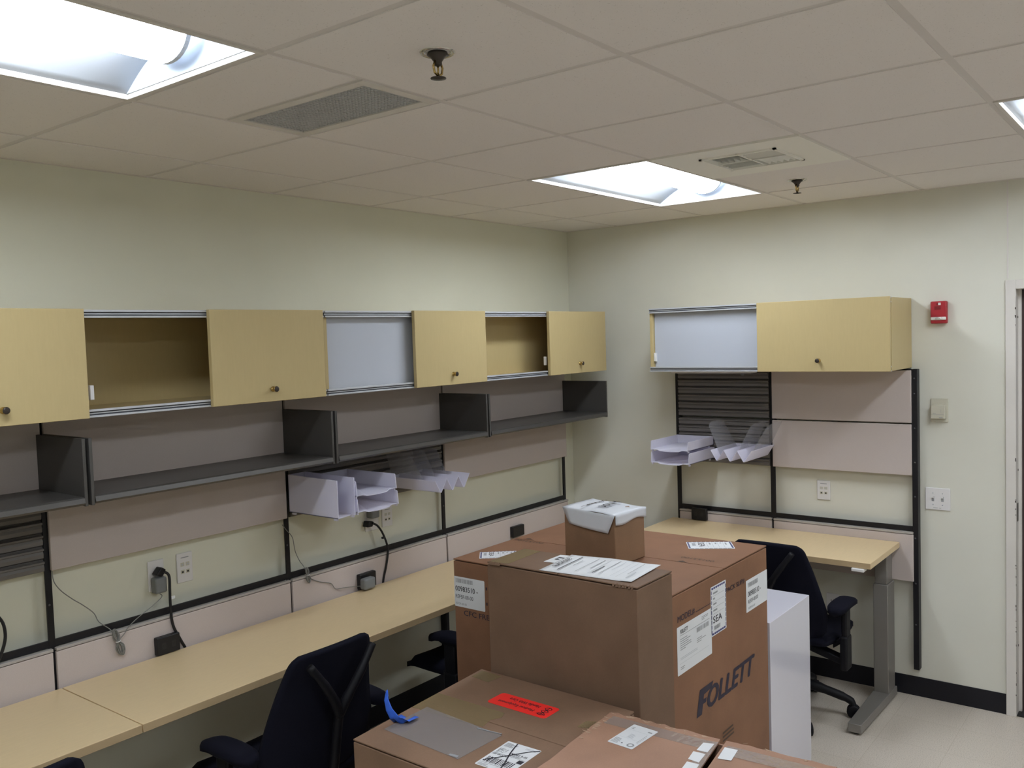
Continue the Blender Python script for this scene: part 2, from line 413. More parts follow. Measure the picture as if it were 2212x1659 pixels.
# ------------------------------------------------------------------ ceiling things
def troffer(k0, k1, j0, j1, label):
    x0, x1, y1, y0 = kx(k0)+.004, kx(k1)-.004, jy(j0)-.004, jy(j1)+.004
    cx, cy = (x0+x1)/2, (y0+y1)/2
    t = thing('ceiling_light', label, 'ceiling light', (cx, cy, H), 'fluorescent ceiling lights')
    mb = MB(); f = .014
    mb.box(x0, x1, y0, y0+f, H-.004, H+.012, b=.001).box(x0, x1, y1-f, y1, H-.004, H+.012, b=.001)
    mb.box(x0, x0+f, y0+f, y1-f, H-.004, H+.012, b=.001).box(x1-f, x1, y0+f, y1-f, H-.004, H+.012, b=.001)
    mb.build('frame', 'white_paint', t)
    # two cove reflectors rising to the middle, and end plates
    a0, a1, b0, b1 = x0+f, x1-f, y0+f, y1-f; hw = (b1-b0)/2
    mb = MB()
    def cove(sgn):
        def fn(u, v):
            s = v*(hw-.085); ang = v*math.pi/2
            return (a0+(a1-a0)*u, cy+sgn*(hw-s), H+.012+.085*math.sin(ang))
        return fn
    mb.grid(cove(1), 1, 10, thick=.002).grid(cove(-1), 1, 10, thick=.002)
    for xx in (a0, a1-.003): mb.box(xx, xx+.003, b0, b1, H+.010, H+.125)
    mb.box(a0, a1, cy-.12, cy+.12, H+.122, H+.126)
    mb.build('reflector', 'lamp_white', t)
    # perforated lamp basket (lit)
    mb = MB(); e0, e1 = a0+.05, a1-.05
    def bas(u, v):
        a = math.pi*v
        return (e0+(e1-e0)*u, cy-.088*math.cos(a), H+.088-.062*math.sin(a))
    mb.grid(bas, 1, 14, thick=.002)
    mb.build('lamp_basket', 'lamp_lens', t)
    for xx in (e0-.012, e1):
        pts = [(xx, cy-.09*math.cos(math.pi*i/14), H+.089-.064*math.sin(math.pi*i/14)) for i in range(15)]
        MB().prism(pts, (.012, 0, 0)).build('basket_end', 'lamp_white', t)
    return t
troffer(*LIGHTS[0], 'large lit fluorescent ceiling light beside the perforated gray return grille')
troffer(*LIGHTS[1], 'lit fluorescent ceiling light near the room corner, beside the white air diffuser')
troffer(*LIGHTS[2], 'lit fluorescent ceiling light cut off by the right edge, above the doorway wall')
troffer(*LIGHTS[3], 'lit fluorescent ceiling light overhead above the worktop corner, out of the picture')
troffer(*LIGHTS[4], 'unseen ceiling light added behind the camera to fill shade under the shelves')
troffer(*LIGHTS[5], 'unseen ceiling light added beyond the doorway to fill shade under the shelves')

# return grille
x0, x1, y0, y1 = kx(.5)+.004, kx(1)-.004, jy(3)+.004, jy(2)-.004
t = thing('return_grille', 'rectangular gray perforated return air grille in a white ceiling frame', 'air grille', ((x0+x1)/2, (y0+y1)/2, H))
mb = MB(); f = .033
mb.box(x0, x1, y0, y0+f, H-.003, H+.012, b=.001).box(x0, x1, y1-f, y1, H-.003, H+.012, b=.001).box(x0, x0+f, y0+f, y1-f, H-.003, H+.012, b=.001).box(x1-f, x1, y0+f, y1-f, H-.003, H+.012, b=.001)
mb.build('frame', 'white_paint', t)
mb = MB(); n = 18
for i in range(n+1):
    xx = x0+f+(x1-x0-2*f)*i/n; mb.box(xx-.0012, xx+.0012, y0+f, y1-f, H+.001, H+.010)
n = 40
for i in range(n+1):
    yy = y0+f+(y1-y0-2*f)*i/n; mb.box(x0+f, x1-f, yy-.0012, yy+.0012, H+.001, H+.010)
mb.build('egg_crate', 'grille_gray', t)
MB().box(x0+f, x1-f, y0+f, y1-f, H+.030, H+.034).build('duct_back', 'slat', t)

# supply diffuser
x0, x1, y0, y1 = kx(3)+.004, kx(4)-.004, jy(4)+.004, jy(3)-.004
cx, cy = (x0+x1)/2-.01, (y0+y1)/2
t = thing('supply_diffuser', 'white flat ceiling panel with a louvered supply air diffuser', 'air diffuser', (cx, cy, H))
lx0, lx1, ly0, ly1 = cx-.16, cx+.155, cy-.165, cy+.15
mb = MB()
mb.box(x0, x1, y0, ly0, H-.006, H+.012).box(x0, x1, ly1, y1, H-.006, H+.012).box(x0, lx0, ly0, ly1, H-.006, H+.012).box(lx1, x1, ly0, ly1, H-.006, H+.012)
mb.build('panel', 'enamel', t)
mb = MB(); mx = (lx0+lx1)/2; my = (ly0+ly1)/2
mb.box(lx0, lx1, ly0, ly0+.012, H-.012, H+.01).box(lx0, lx1, ly1-.012, ly1, H-.012, H+.01).box(lx0, lx0+.012, ly0, ly1, H-.012, H+.01).box(lx1-.012, lx1, ly0, ly1, H-.012, H+.01)
def blade(p, q, tilt):
    p, q = V(p), V(q); mb.prism([p, q, q+V(tilt), p+V(tilt)], V((tilt[1]*.05+.0004, tilt[0]*.05+.0004, .0015)))
for i in range(5):      # quarters with blades in turn along x and along y
    s = .022+i*.026
    blade((lx0+.012, ly1-s, H+.014), (mx-.004, ly1-s, H+.014), (0, -.014, -.022))
    blade((mx+.004, ly0+s, H+.014), (lx1-.012, ly0+s, H+.014), (0, .014, -.022))
    blade((lx0+s, ly0+.012, H+.014), (lx0+s, my-.004, H+.014), (.014, 0, -.022))
    blade((lx1-s, my+.004, H+.014), (lx1-s, ly1-.012, H+.014), (-.014, 0, -.022))
mb.box(mx-.003, mx+.003, ly0, ly1, H-.01, H+.012).box(lx0, lx1, my-.003, my+.003, H-.01, H+.012)
mb.build('louver', 'enamel', t)
MB().box(lx0, lx1, ly0, ly1, H+.05, H+.055).build('duct_back', 'dark_hole', t)

def sprinkler(x, y, label):
    t = thing('fire_sprinkler', label, 'fire sprinkler', (x, y, H), 'ceiling fire sprinklers')
    mb = MB().lathe([(.026, .02), (.030, -.002), (.040, -.005), (.043, -.001), (.043, .0)], (x, y, H), n=28)
    mb.build('escutcheon', 'chrome', t)
    mb = MB().lathe([(.024, -.002), (.026, -.008), (.017, -.014), (.010, -.024), (.010, -.03), (.006, -.034)], (x, y, H), n=20)
    mb.build('body', 'bronze_dark', t)
    mb = MB()
    for sg in (-1, 1): mb.tube([(x+sg*.009, y, H-.022), (x+sg*.016, y, H-.036), (x+sg*.013, y, H-.05), (x, y, H-.058)], .0028)
    mb.tube([(x, y, H-.03), (x, y, H-.055)], .0022)
    mb.build('yoke', 'brass', t)
    mb = MB().lathe([(.004, -.056), (.005, -.06), (.019, -.062), (.019, -.0635), (.003, -.066)], (x, y, H), n=20)
    mb.build('deflector', 'bronze_dark', t)
sprinkler(-3.34, -1.90, 'fire sprinkler head in the ceiling beside the gray return grille')
sprinkler(-.832, -1.862, 'small fire sprinkler head in the ceiling behind the white air diffuser')

# ------------------------------------------------------------------ left wall panel system
POST = [-4.557, -3.490, -2.423, -1.358]
END = -.165
t = thing('wall_panel_frame', 'black metal panel frame of posts and rails on the long wall', 'panel frame', (-2.4, 0, .15))
def frame_post(axis, s0, z0, z1, hw, pads, t):
    mb = MB()
    def B(a, b, d0, d1, za, zb, bv=.0015):
        if axis == 'L': mb.box(a, b, -d1, -d0, za, zb, b=bv)
        else: mb.box(-d1, -d0, a, b, za, zb, b=bv)
    B(s0-hw, s0+hw, .036, .046, z0, z1)
    for za, zb in pads: B(s0-hw*.8, s0+hw*.8, .001, .0365, za, zb)
    mb.build('post', 'black_metal', t)
LP = ((.20, .62), (.66, .88), (1.20, 1.70))
for x in POST: frame_post('L', x, .15, 1.75, .0115, LP, t)
frame_post('L', END-.012, .15, 1.75, .0115, LP, t)
xs = POST+[END]
for a, b in zip(xs, xs[1:]):
    MB().box(a+.011, b-.011 if b != END else b-.023, -.046, -.038, .902, .930, b=.0015).build('rail', 'black_metal', t)
    MB().box(a+.011, b-.011 if b != END else b-.023, -.046, -.038, 1.715, 1.75, b=.0015).build('rail', 'black_metal', t)
for x in POST[1:]:
    MB().lathe([(.0045, 0), (.004, -.002)], (x-.003, -.046, 1.06), 'Y', n=8).build('screw', 'bolt', t)
def tan_panel(axis, a, b, z0, z1, label, cap=False):
    low = z1 < 1.0; zt = z1-.013 if low else z1
    def B(d0, d1, za, zb, bv): return MB().box(a, b, -d1, -d0, za, zb, b=bv) if axis == 'L' else MB().box(-d1, -d0, a, b, za, zb, b=bv)
    o = tag(B(.047, .062, z0, zt, .003).build('tackable_panel', 'fabric_tan'), label, 'wall panel', 'tan fabric wall panels')
    if low: B(.046, .064, zt+.003, z1, .001).build('top_cap', 'cap_metal', o)
    return o
bays = [(POST[0], POST[1], 'far left end of the long wall'), (POST[1], POST[2], ''), (POST[2], POST[3], ''), (POST[3], END, '')]
low_lab = ['tan fabric panel just above the desk at the far left edge', 'tan fabric panel above the desk carrying the black outlet nearest the camera',
           'tan fabric panel above the desk behind the gray plug adapter in a black outlet', 'tan fabric panel above the desk end near the room corner']
up_lab = ['tan fabric panel behind the leftmost metal shelf', 'large tan fabric panel right above the white outlet with a black plug',
          'tan fabric panel behind the middle metal shelf over the hanging letter trays', 'large tan fabric panel behind the metal shelf nearest the corner']
for i, (a, b, _) in enumerate(bays):
    r = b-.006 if i < 3 else b
    tan_panel('L', a+.006, r, .63, .9005, low_lab[i])
    z0 = 1.475 if i in (0, 2) else 1.186
    tan_panel('L', a+.006, r, z0, 1.745, up_lab[i])
def slat_rail(axis, a, b, z0, z1, label, n):
    mb = MB(); h = (z1-z0)/n
    prof = [(.046, 0), (.058, .10), (.060, .40), (.056, .62), (.064, .70), (.064, .84), (.052, .92), (.046, 1.0)]
    for i in range(n):
        zz = z0+i*h
        p = [(-d, zz+f*h*.97) for d, f in prof]
        if axis == 'L': mb.prism([(a, y, z) for y, z in p], (b-a, 0, 0))
        else: mb.prism([(y, a, z) for y, z in p], (0, b-a, 0))
    if axis == 'L': mb.box(a-.004, b+.004, -.046, -.040, z0, z1, m=1)
    else: mb.box(-.046, -.040, a-.004, b+.004, z0, z1, m=1)
    return tag(mb.build('slat_panel', ['slat', 'slat_dark']), label, 'slat panel', 'dark slotted tool rail panels')
slat_rail('L', POST[0]+.03, POST[1]-.018, 1.186, 1.47, 'dark gray horizontal slat panel under the shelf at the far left edge', 6)
slat_rail('L', POST[2]+.02, POST[3]-.018, 1.186, 1.47, 'dark gray slat panel under the shelf holding white trays on the long wall', 6)

# ------------------------------------------------------------------ left wall shelves
def shelf(x0, x1, label):
    t = thing('metal_shelf', label, 'shelf', ((x0+x1)/2, -.062, 1.46), 'gray metal shelves on the long wall')
    mb = MB().box(x0+.012, x1-.012, -.388, -.062, 1.478, 1.490, b=.001)
    mb.prism([(x0+.012, -.388, 1.490), (x0+.012, -.398, 1.486), (x0+.012, -.402, 1.470), (x0+.012, -.394, 1.462), (x0+.012, -.384, 1.466), (x0+.012, -.384, 1.480)], (x1-x0-.024, 0, 0))
    mb.build('shelf_board', 'shelf_metal', t)
    for xx in (x0, x1-.011):
        MB().box(xx, xx+.011, -.397, -.062, 1.458, 1.686, b=.0015).build('end_panel', 'shelf_metal', t)
shelf(-4.560, -3.501, 'gray metal shelf at the far left edge, cut off by the frame')
shelf(-3.489, -2.422, 'gray metal shelf over the white outlet that has a black plug in it')
shelf(-2.411, -1.372, 'gray metal shelf directly above the white letter trays on the long wall')
shelf(-1.361, -.184, 'gray metal shelf nearest the room corner on the long wall')

# ------------------------------------------------------------------ wall cabinets (local frame: s along wall, d depth from wall)
ZB, ZT = 1.755, 2.117
def cabinet(axis, s0, s1, door, whiteback, latch, knob, label, inner=0):
    """axis 'L': s = x, depth = -y ; axis 'R': s = -y (grows to the right), depth = -x"""
    def B(mb, a, b, d0, d1, z0, z1, m=0, bv=0.0):
        if axis == 'L': mb.box(a, b, -d1, -d0, z0, z1, m, bv)
        else: mb.box(-d1, -d0, -b, -a, z0, z1, m, bv)
        return mb
    c = ((s0+s1)/2, -.03, ZB) if axis == 'L' else (-.03, -(s0+s1)/2, ZB)
    t = thing('wall_cabinet', label, 'wall cabinet', c, 'maple wall cabinets')
    mb = MB(); w = .018
    B(mb, s0, s0+w, .005, .372, ZB, ZT, bv=.001); B(mb, s1-w, s1, .005, .372 if axis == 'L' else .383, ZB, ZT, bv=.001)
    B(mb, s0+w, s1-w, .005, .370, ZB, ZB+w); B(mb, s0+w, s1-w, .005, .370, ZT-w, ZT); B(mb, s0+w, s1-w, .005, .02, ZB+w, ZT-w)
    mb.build('carcass', 'maple', t)
    for z0, up in ((ZB-.002, 1), (ZT-.026, 0)):
        mb = MB(); h = .028
        B(mb, s0+.001, s1-.001, .372, .376, z0, z0+h, 1)
        B(mb, s0+.001, s1-.001, .374, .386, z0, z0+.007, 0, .001); B(mb, s0+.001, s1-.001, .374, .386, z0+h-.008, z0+h, 0, .001)
        B(mb, s0+.001, s1-.001, .374, .379, z0+.012, z0+.016, 0)
        mb.build('door_track', ['aluminum', 'channel_dark'], t)
    if whiteback:
        B(MB(), s0+.02, s1-.02, .340, .350, ZB+.018, ZT-.018).build('sliding_whiteboard', 'whiteboard', t)
    if inner: B(MB(), s0+.02, s1-.02, inner-.01, inner, ZB+.018, ZT-.018).build('sliding_panel', 'maple', t)
    dr = B(MB(), door[0], door[1], .387, .406, ZB-.002, ZT+.004, 0, .0015).build('sliding_door', ['maple'], t)
    ks, kz = knob
    mb = MB(); kc = (ks, -.406, kz) if axis == 'L' else (-.406, -ks, kz); A = 'Y' if axis == 'L' else 'X'
    mb.lathe([(.011, .0), (.011, -.003), (.007, -.005), (.0065, -.014), (.0105, -.016), (.0115, -.020), (.0115, -.024)], kc, A, n=18)
    kn = mb.build('knob', 'brass', dr)
    MB().lathe([(.0112, -.0238), (.0112, -.0255), (.008, -.027)], kc, A, n=18).build('lock_face', 'bronze_dark', kn)
    if latch is not None: B(MB(), latch-.007, latch+.007, .352, .368, 1.812, 1.862, 0, .002).build('latch', 'white_plastic', t)
    return t
cabinet('L', -4.555, -3.494, (-4.03, -3.484), False, -4.3, (-3.756, 1.803), 'maple wall cabinet at the far left edge, its door touching the picture border')
cabinet('L', -3.488, -2.440, (-3.010, -2.462), False, -3.452, (-2.736, 1.803), 'maple wall cabinet with a dark brown open half, beside the white-paneled cabinet')
cabinet('L', -2.434, -1.372, (-1.907, -1.378), True, None, (-1.643, 1.806), 'maple wall cabinet on the long wall with a white panel beside its door')
cabinet('L', -1.366, -.194, (-.805, -.200), False, -.79, (-.50, 1.810), 'maple wall cabinet nearest the room corner on the long wall, one half open', .19)
cabinet('R', .815, 2.157, (1.478, 2.155), True, .842, (1.806, 1.810), 'maple wall cabinet on the doorway wall beside the red fire alarm')
# under-cabinet task light
t = thing('task_light', 'slim white task light under the cabinet on the doorway wall', 'task light', (-.16, -1.1, 1.753))
MB().box(-.21, -.12, -1.36, -.86, 1.735, 1.753, b=.004).build('housing', 'white_plastic', t)
MB().lathe([(.010, 0), (.010, -.012), (.006, -.014)], (-.19, -1.30, 1.735), n=12).build('switch', 'gray_plastic', t)

# ------------------------------------------------------------------ right wall panel system
RP = [-.815, -1.412, -2.178]
t = thing('wall_panel_frame', 'black metal panel frame with a long exposed rail on the doorway wall', 'panel frame', (0, -1.5, .157))
frame_post('R', RP[0], .157, 1.75, .013, LP, t)
frame_post('R', RP[1], .157, 1.75, .014, LP, t)
MB().box(-.050, -.002, RP[2]-.015, RP[2]+.013, .157, 1.748, b=.002).build('post', 'black_metal', t)
for a, b in zip(RP, RP[1:]):
    MB().box(-.046, -.038, b+.013, a-.013, .894, .922, b=.0015).build('rail', 'black_metal', t)
    MB().box(-.046, -.038, b+.013, a-.013, 1.715, 1.75, b=.0015).build('rail', 'black_metal', t)
for z in (.40, .62, .86, 1.08, 1.26, 1.44, 1.62, 1.70): MB().lathe([(.0045, 0), (.004, -.002)], (-.050, RP[2], z), 'X', n=8).build('screw', 'bolt', t)
tan_panel('R', -2.165, -1.418, 1.468, 1.742, 'upper tan fabric panel on the doorway wall, right under the maple cabinet')
tan_panel('R', -2.165, -1.418, 1.192, 1.460, 'tan fabric panel on the doorway wall directly above the white data plate')
tan_panel('R', -2.170, -1.418, .63, .8925, 'wide tan fabric panel behind the right end of the adjustable desk')
tan_panel('R', -1.406, -.822, .63, .8925, 'narrow tan fabric panel behind the adjustable desk with a black outlet')
slat_rail('R', -1.398, -.828, 1.468, 1.738, 'upper dark slat panel on the doorway wall under the cabinet', 6)
slat_rail('R', -1.398, -.828, 1.192, 1.460, 'lower dark slat panel on the doorway wall holding letter trays', 6)

# ------------------------------------------------------------------ desks
def worktop(x0, x1, label):
    t = thing('worktop_desk', label, 'desk', ((x0+x1)/2, -.34, 0), 'maple worktops along the long wall')
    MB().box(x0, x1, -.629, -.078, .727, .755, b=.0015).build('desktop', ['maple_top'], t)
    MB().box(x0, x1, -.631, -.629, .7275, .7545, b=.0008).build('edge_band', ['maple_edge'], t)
    for x in POST+[END]:
        if x0 < x < x1 or abs(x-x0) < .03:
            MB().prism([(x+.014, -.078, .727), (x+.014, -.40, .727), (x+.014, -.40, .708), (x+.014, -.078, .62)], (.012, 0, 0)).build('bracket', 'black_metal', t)
worktop(-4.62, -3.483, 'short visible maple worktop in the lower left picture corner')
worktop(-3.479, -.10, 'long maple worktop running along the wall from the seam to the cartons')
t = thing('adjustable_desk', 'maple height-adjustable desk with gray metal legs on the doorway wall', 'desk', (-.32, -1.44, 0))
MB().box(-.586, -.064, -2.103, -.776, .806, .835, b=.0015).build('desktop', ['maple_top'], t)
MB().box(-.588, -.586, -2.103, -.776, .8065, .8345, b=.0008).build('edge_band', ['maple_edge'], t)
for yy, in ((-2.04,), (-.86,)):
    lg = MB().box(-.197, -.072, yy-.037, yy+.037, .05, .63, b=.004).build('leg', 'leg_metal', t)
    MB().box(-.187, -.082, yy-.030, yy+.030, .63, .79, b=.003).build('leg_extension', 'leg_metal', lg)
    MB().prism([(-.655, yy-.032, .012), (-.062, yy-.045, .012), (-.062, yy+.045, .012), (-.655, yy+.032, .012)], (0, 0, .044), b=.003).build('foot', 'leg_metal', lg)
    for xx in (-.62, -.085): MB().lathe([(.018, 0), (.018, .008), (.012, .013)], (xx, yy, 0), n=14).build('glide', 'black_plastic', lg)
    MB().box(-.50, -.09, yy-.03, yy+.03, .788, .806, b=.002).build('top_bracket', 'black_metal', lg)
MB().box(-.16, -.11, -2.01, -.89, .765, .805, b=.002).build('crossbeam', 'black_metal', t)
MB().box(-.60, -.545, -2.075, -2.015, .790, .806, b=.004).build('height_control', 'white_plastic', t)

# ------------------------------------------------------------------ outlets, plates, switches
def plate(name, axis, s, z, w, h, label, cat, detail, mat='white_plastic', group=None):
    """s is the centre along the wall; detail draws on the face"""
    c = (s, 0, z) if axis == 'L' else (0, s, z)
    t = thing(name, label, cat, c, group)
    mb = MB()
    if axis == 'L': mb.box(s-w/2, s+w/2, -.007, 0, z-h/2, z+h/2, b=.003); P = (V((s-w/2, -.007, z-h/2)), X_, Z_)
    else: mb.box(-.007, 0, s-w/2, s+w/2, z-h/2, z+h/2, b=.003); P = (V((-.007, s+w/2, z-h/2)), -Y_, Z_)
    mb.build('cover_plate', mat, t)
    detail(t, P, w, h)
    return t
def data_face(t, P, w, h):
    mb = MB()
    mb.rect(P, w*.25, h*.83, w*.5, h*.03, 1, .0006)
    for r, lo in ((.55, 1), (.30, 0)):
        for c in (.22, .55):
            mb.rect(P, w*c, h*r, w*.24, h*.13, 2, .0006)
            mb.rect(P, w*(c+.06), h*(r+.03), w*.12, h*.06, 0 if lo == 0 else 3, .0010)
    mb.build('data_jack', ['dark_hole', 'ink_gray', 'ivory_plastic', 'ink_light'], t)
def duplex_face(t, P, w, h):
    for r in (.60, .24):
        mb = MB(); mb.rect(P, w*.28, h*r-h*.08, w*.44, h*.27, 0, .0008)
        for c in (.38, .58): mb.rect(P, w*c, h*r+h*.02, w*.05, h*.08, 1, .0012)
        mb.build('receptacle', ['white_plastic', 'dark_hole'], t)
def switch_face(t, P, w, h):
    o, u, v = P; n = u.cross(v)
    for c in (.31, .69):
        mb = MB(); mb.rect(P, w*c-.006, h*.5-.013, .012, .026, 1, .0006)
        a = o+u*(w*c)+v*(h*.5); 
        mb.prism([a+u*-.004+v*.001, a+u*.004+v*.001, a+u*.004+v*.010, a+u*-.004+v*.010], n*.011+v*.006)
        mb.build('toggle', ['white_plastic', 'ink_gray'], t)
    for c in (.31, .69):
        for r in (.24, .76): MB().lathe([(.0035, 0), (.003, -.0012)], o+u*(w*c)+v*(h*r), 'X', n=8).build('screw', 'aluminum', t)
    mb = MB(); mb.rect(P, w*.32, h*.085, w*.18, h*.02, 0, .0006); mb.rect(P, w*.54, h*.085, w*.10, h*.016, 0, .0006); mb.build('marking', 'ink_gray', t)
plate('wall_outlet', 'L', -3.050, 1.060, .070, .124, 'white wall outlet with a black plug above a gray adapter in it', 'outlet', duplex_face)
plate('data_plate', 'L', -2.921, 1.064, .072, .124, 'white data plate beside the white outlet with the black plug', 'data plate', data_face)
plate('wall_outlet', 'L', -1.860, 1.078, .092, .128, 'white wall outlet just below the letter trays on the long wall', 'outlet', duplex_face)
plate('data_plate', 'L', -1.752, 1.068, .072, .106, 'white data plate under the letter trays on the long wall', 'data plate', data_face)
plate('data_plate', 'R', -1.688, 1.068, .073, .108, 'white data plate on the doorway wall above the adjustable desk', 'data plate', data_face)
plate('wall_outlet', 'R', -1.73, .43, .070, .115, 'white wall outlet low on the wall under the adjustable desk', 'outlet', duplex_face)
plate('light_switch', 'R', -2.278, 1.070, .120, .116, 'white double toggle light switch plate beside the doorway', 'light switch', switch_face)
# occupancy sensor / thermostat
t = thing('wall_sensor', 'ivory wall sensor box on a plate between the fire alarm and the light switch', 'wall sensor', (0, -2.288, 1.53))
MB().box(-.008, 0, -2.331, -2.248, 1.472, 1.594, b=.002).build('back_plate', 'ivory_plastic', t)
mb = MB().prism([(-.008, -2.254, 1.566), (-.034, -2.254, 1.560), (-.040, -2.254, 1.492), (-.008, -2.254, 1.490)], (0, -.066, 0), b=.002)
P = (V((-.0375, -2.254, 1.490)), -Y_, V((.09, 0, 1)).normalized())
mb.rect(P, .002, .023, .062, .0012, 1, .0035); mb.rect(P, .010, .028, .014, .002, 1, .0035); mb.rect(P, .040, .006, .018, .003, 1, .0042)
mb.rect(P, .048, .034, .0012, .016, 1, .003)
mb.build('sensor_body', ['ivory_plastic', 'ink_gray'], t)
# fire alarm
t = thing('fire_alarm', 'red fire alarm horn strobe on the wall beside the maple cabinet', 'fire alarm', (0, -2.294, 2.037))
mb = MB().box(-.036, 0, -2.332, -2.255, 1.980, 2.094, b=.006); mb.build('housing', 'red_plastic', t)
mb = MB(); P = (V((-.0365, -2.255, 1.980)), -Y_, Z_)
for i in range(6): mb.rect(P, .020, .072+i*.003, .030, .0016, 0, .0008)
mb.rect(P, .030, .094, .006, .010, 0, .0008); mb.rect(P, .038, .094, .012, .012, 1, .0008)
mb.build('horn_grille', ['red_dark', 'strobe'], t)
mb = MB().box(-.043, -.034, -2.330, -2.257, 1.998, 2.014, b=.004); mb.prism([(-.043, -2.275, 2.000), (-.050, -2.285, 2.006), (-.050, -2.303, 2.006), (-.043, -2.313, 2.000), (-.043, -2.303, 2.013), (-.043, -2.285, 2.013)], (.004, 0, 0))
mb.build('strobe_lens', 'strobe', t)
# black power modules on the lower panels
def power_box(axis, s0, s1, z0, z1, label):
    t = thing('power_outlet', label, 'power outlet', ((s0+s1)/2, -.062, z0) if axis == 'L' else (-.062, (s0+s1)/2, z0), 'black desk power outlets')
    mb = MB()
    if axis == 'L': mb.box(s0, s1, -.088, -.062, z0, z1, b=.004); P = (V((s0, -.088, z0)), X_, Z_)
    else: mb.box(-.088, -.062, s0, s1, z0, z1, b=.004); P = (V((-.088, s1, z0)), -Y_, Z_)
    mb.build('housing', 'black_plastic', t)
    w = s1-s0
    for c in (.2, .62):
        mb = MB(); mb.rect(P, w*c, .022, .018, .026, 0, .0006)
        for q in (.005, .012): mb.rect(P, w*c+q, .032, .0016, .008, 1, .001)
        mb.build('receptacle', ['slat_dark', 'dark_hole'], t)
power_box('L', -3.108, -3.008, .757, .829, 'black power outlet standing straight below the white outlet with a black plug')
power_box('L', -2.030, -1.922, .758, .833, 'black power outlet above the desk with a gray adapter plugged into it')
power_box('L', -.795, -.683, .770, .836, 'black power outlet on the long wall just behind the largest carton')
power_box('R', -1.010, -.912, .840, .910, 'black power outlet standing behind the adjustable desk near the corner')

# ------------------------------------------------------------------ plugs and cords
def smoothed(pts, n=6):
    P = [V(p) for p in pts]; out = []
    for i in range(len(P)-1):
        a, b, c, e = P[max(i-1, 0)], P[i], P[i+1], P[min(i+2, len(P)-1)]
        for k in range(n):
            t = k/n
            out.append(.5*((2*b)+(c-a)*t+(2*a-5*b+4*c-e)*t*t+(3*b-a-3*c+e)*t**3))
    return out+[P[-1]]
def cord(name, label, cat, pts, r, mat): 
    t = thing(name, label, cat, pts[0]); MB().tube(smoothed(pts), r, n=8).build('cable', mat, t); return t
# near set
t = cord('black_power_cable', 'thick black power cord above the black outlet nearest the camera', 'cable',
         [(-3.040, -.040, 1.078), (-3.022, -.052, 1.060), (-3.026, -.060, 1.000), (-3.030, -.066, .93), (-3.026, -.070, .86), (-2.998, -.070, .795), (-2.972, -.064, .745), (-2.962, -.06, .70)], .0055, 'black_plastic')
MB().prism([(-3.074, -.010, 1.070), (-3.050, -.010, 1.098), (-3.030, -.010, 1.084), (-3.048, -.010, 1.058)], (0.004, -.034, 0), b=.004).build('plug', 'black_plastic', t)
MB().box(-3.030, -3.008, -.066, -.0645, .965, .976).build('cord_tag', 'paper', t)
t = cord('power_adapter', 'gray plug adapter in the near white outlet with a thin gray bundled cord', 'power adapter',
         [(-3.055, -.035, .990), (-3.062, -.06, .984), (-3.10, -.066, .962), (-3.16, -.068, .935), (-3.21, -.068, .905), (-3.232, -.069, .880), (-3.262, -.070, .86)], .0018, 'gray_cord')
MB().box(-3.080, -3.028, -.050, -.010, .994, 1.058, b=.008).build('adapter_body', 'gray_plastic', t)
mb = MB()
mb.tube(smoothed([(-3.262, -.070, .88), (-3.285, -.068, .915), (-3.325, -.066, .955), (-3.340, -.06, .992), (-3.375, -.052, 1.03), (-3.411, -.05, 1.062), (-3.452, -.05, 1.105), (-3.474, -.05, 1.144), (-3.478, -.05, 1.185)]), .0018)
mb.build('upper_cord', 'gray_cord', t)
def bundle(t, c, s, rz):
    mb = MB(); rr = random.Random(int(abs(c[0])*100)); c = V(c); ax = V((rz, 0, 1)).normalized(); sd = V((1, 0, -rz)).normalized()
    for i in range(9):
        up, dn = rr.uniform(.034, .052)*s, rr.uniform(.040, .056)*s; wu, wd = rr.uniform(.006, .013)*s, rr.uniform(.006, .017)*s
        off = rr.uniform(-.004, .004)*s; d = V((0, -.002-.0022*(i % 4), 0))
        loop = [(0, 0), (wu, up*.45), (wu*.7, up*.95), (0, up*1.08), (-wu*.8, up*.9), (-wu, up*.4), (-.002, 0), (-wd*.9, -dn*.5), (-wd*.5, -dn), (wd*.3, -dn*1.08), (wd, -dn*.6), (0, 0)]
        mb.tube(smoothed([c+d+sd*(x+off)+ax*z for x, z in loop], 4), .0017, n=6)
    mb.build('cord_bundle', 'gray_cord', t)
    MB().tube(smoothed([c+sd*q*s+V((0, dd, .002*q)) for q, dd in ((-.009, -.001), (-.006, -.011), (.0, -.013), (.006, -.011), (.009, -.001))], 3), .0018, n=6).build('twist_tie', 'white_plastic', t)
bundle(t, (-3.258, -.068, .862), 1.0, -.25)
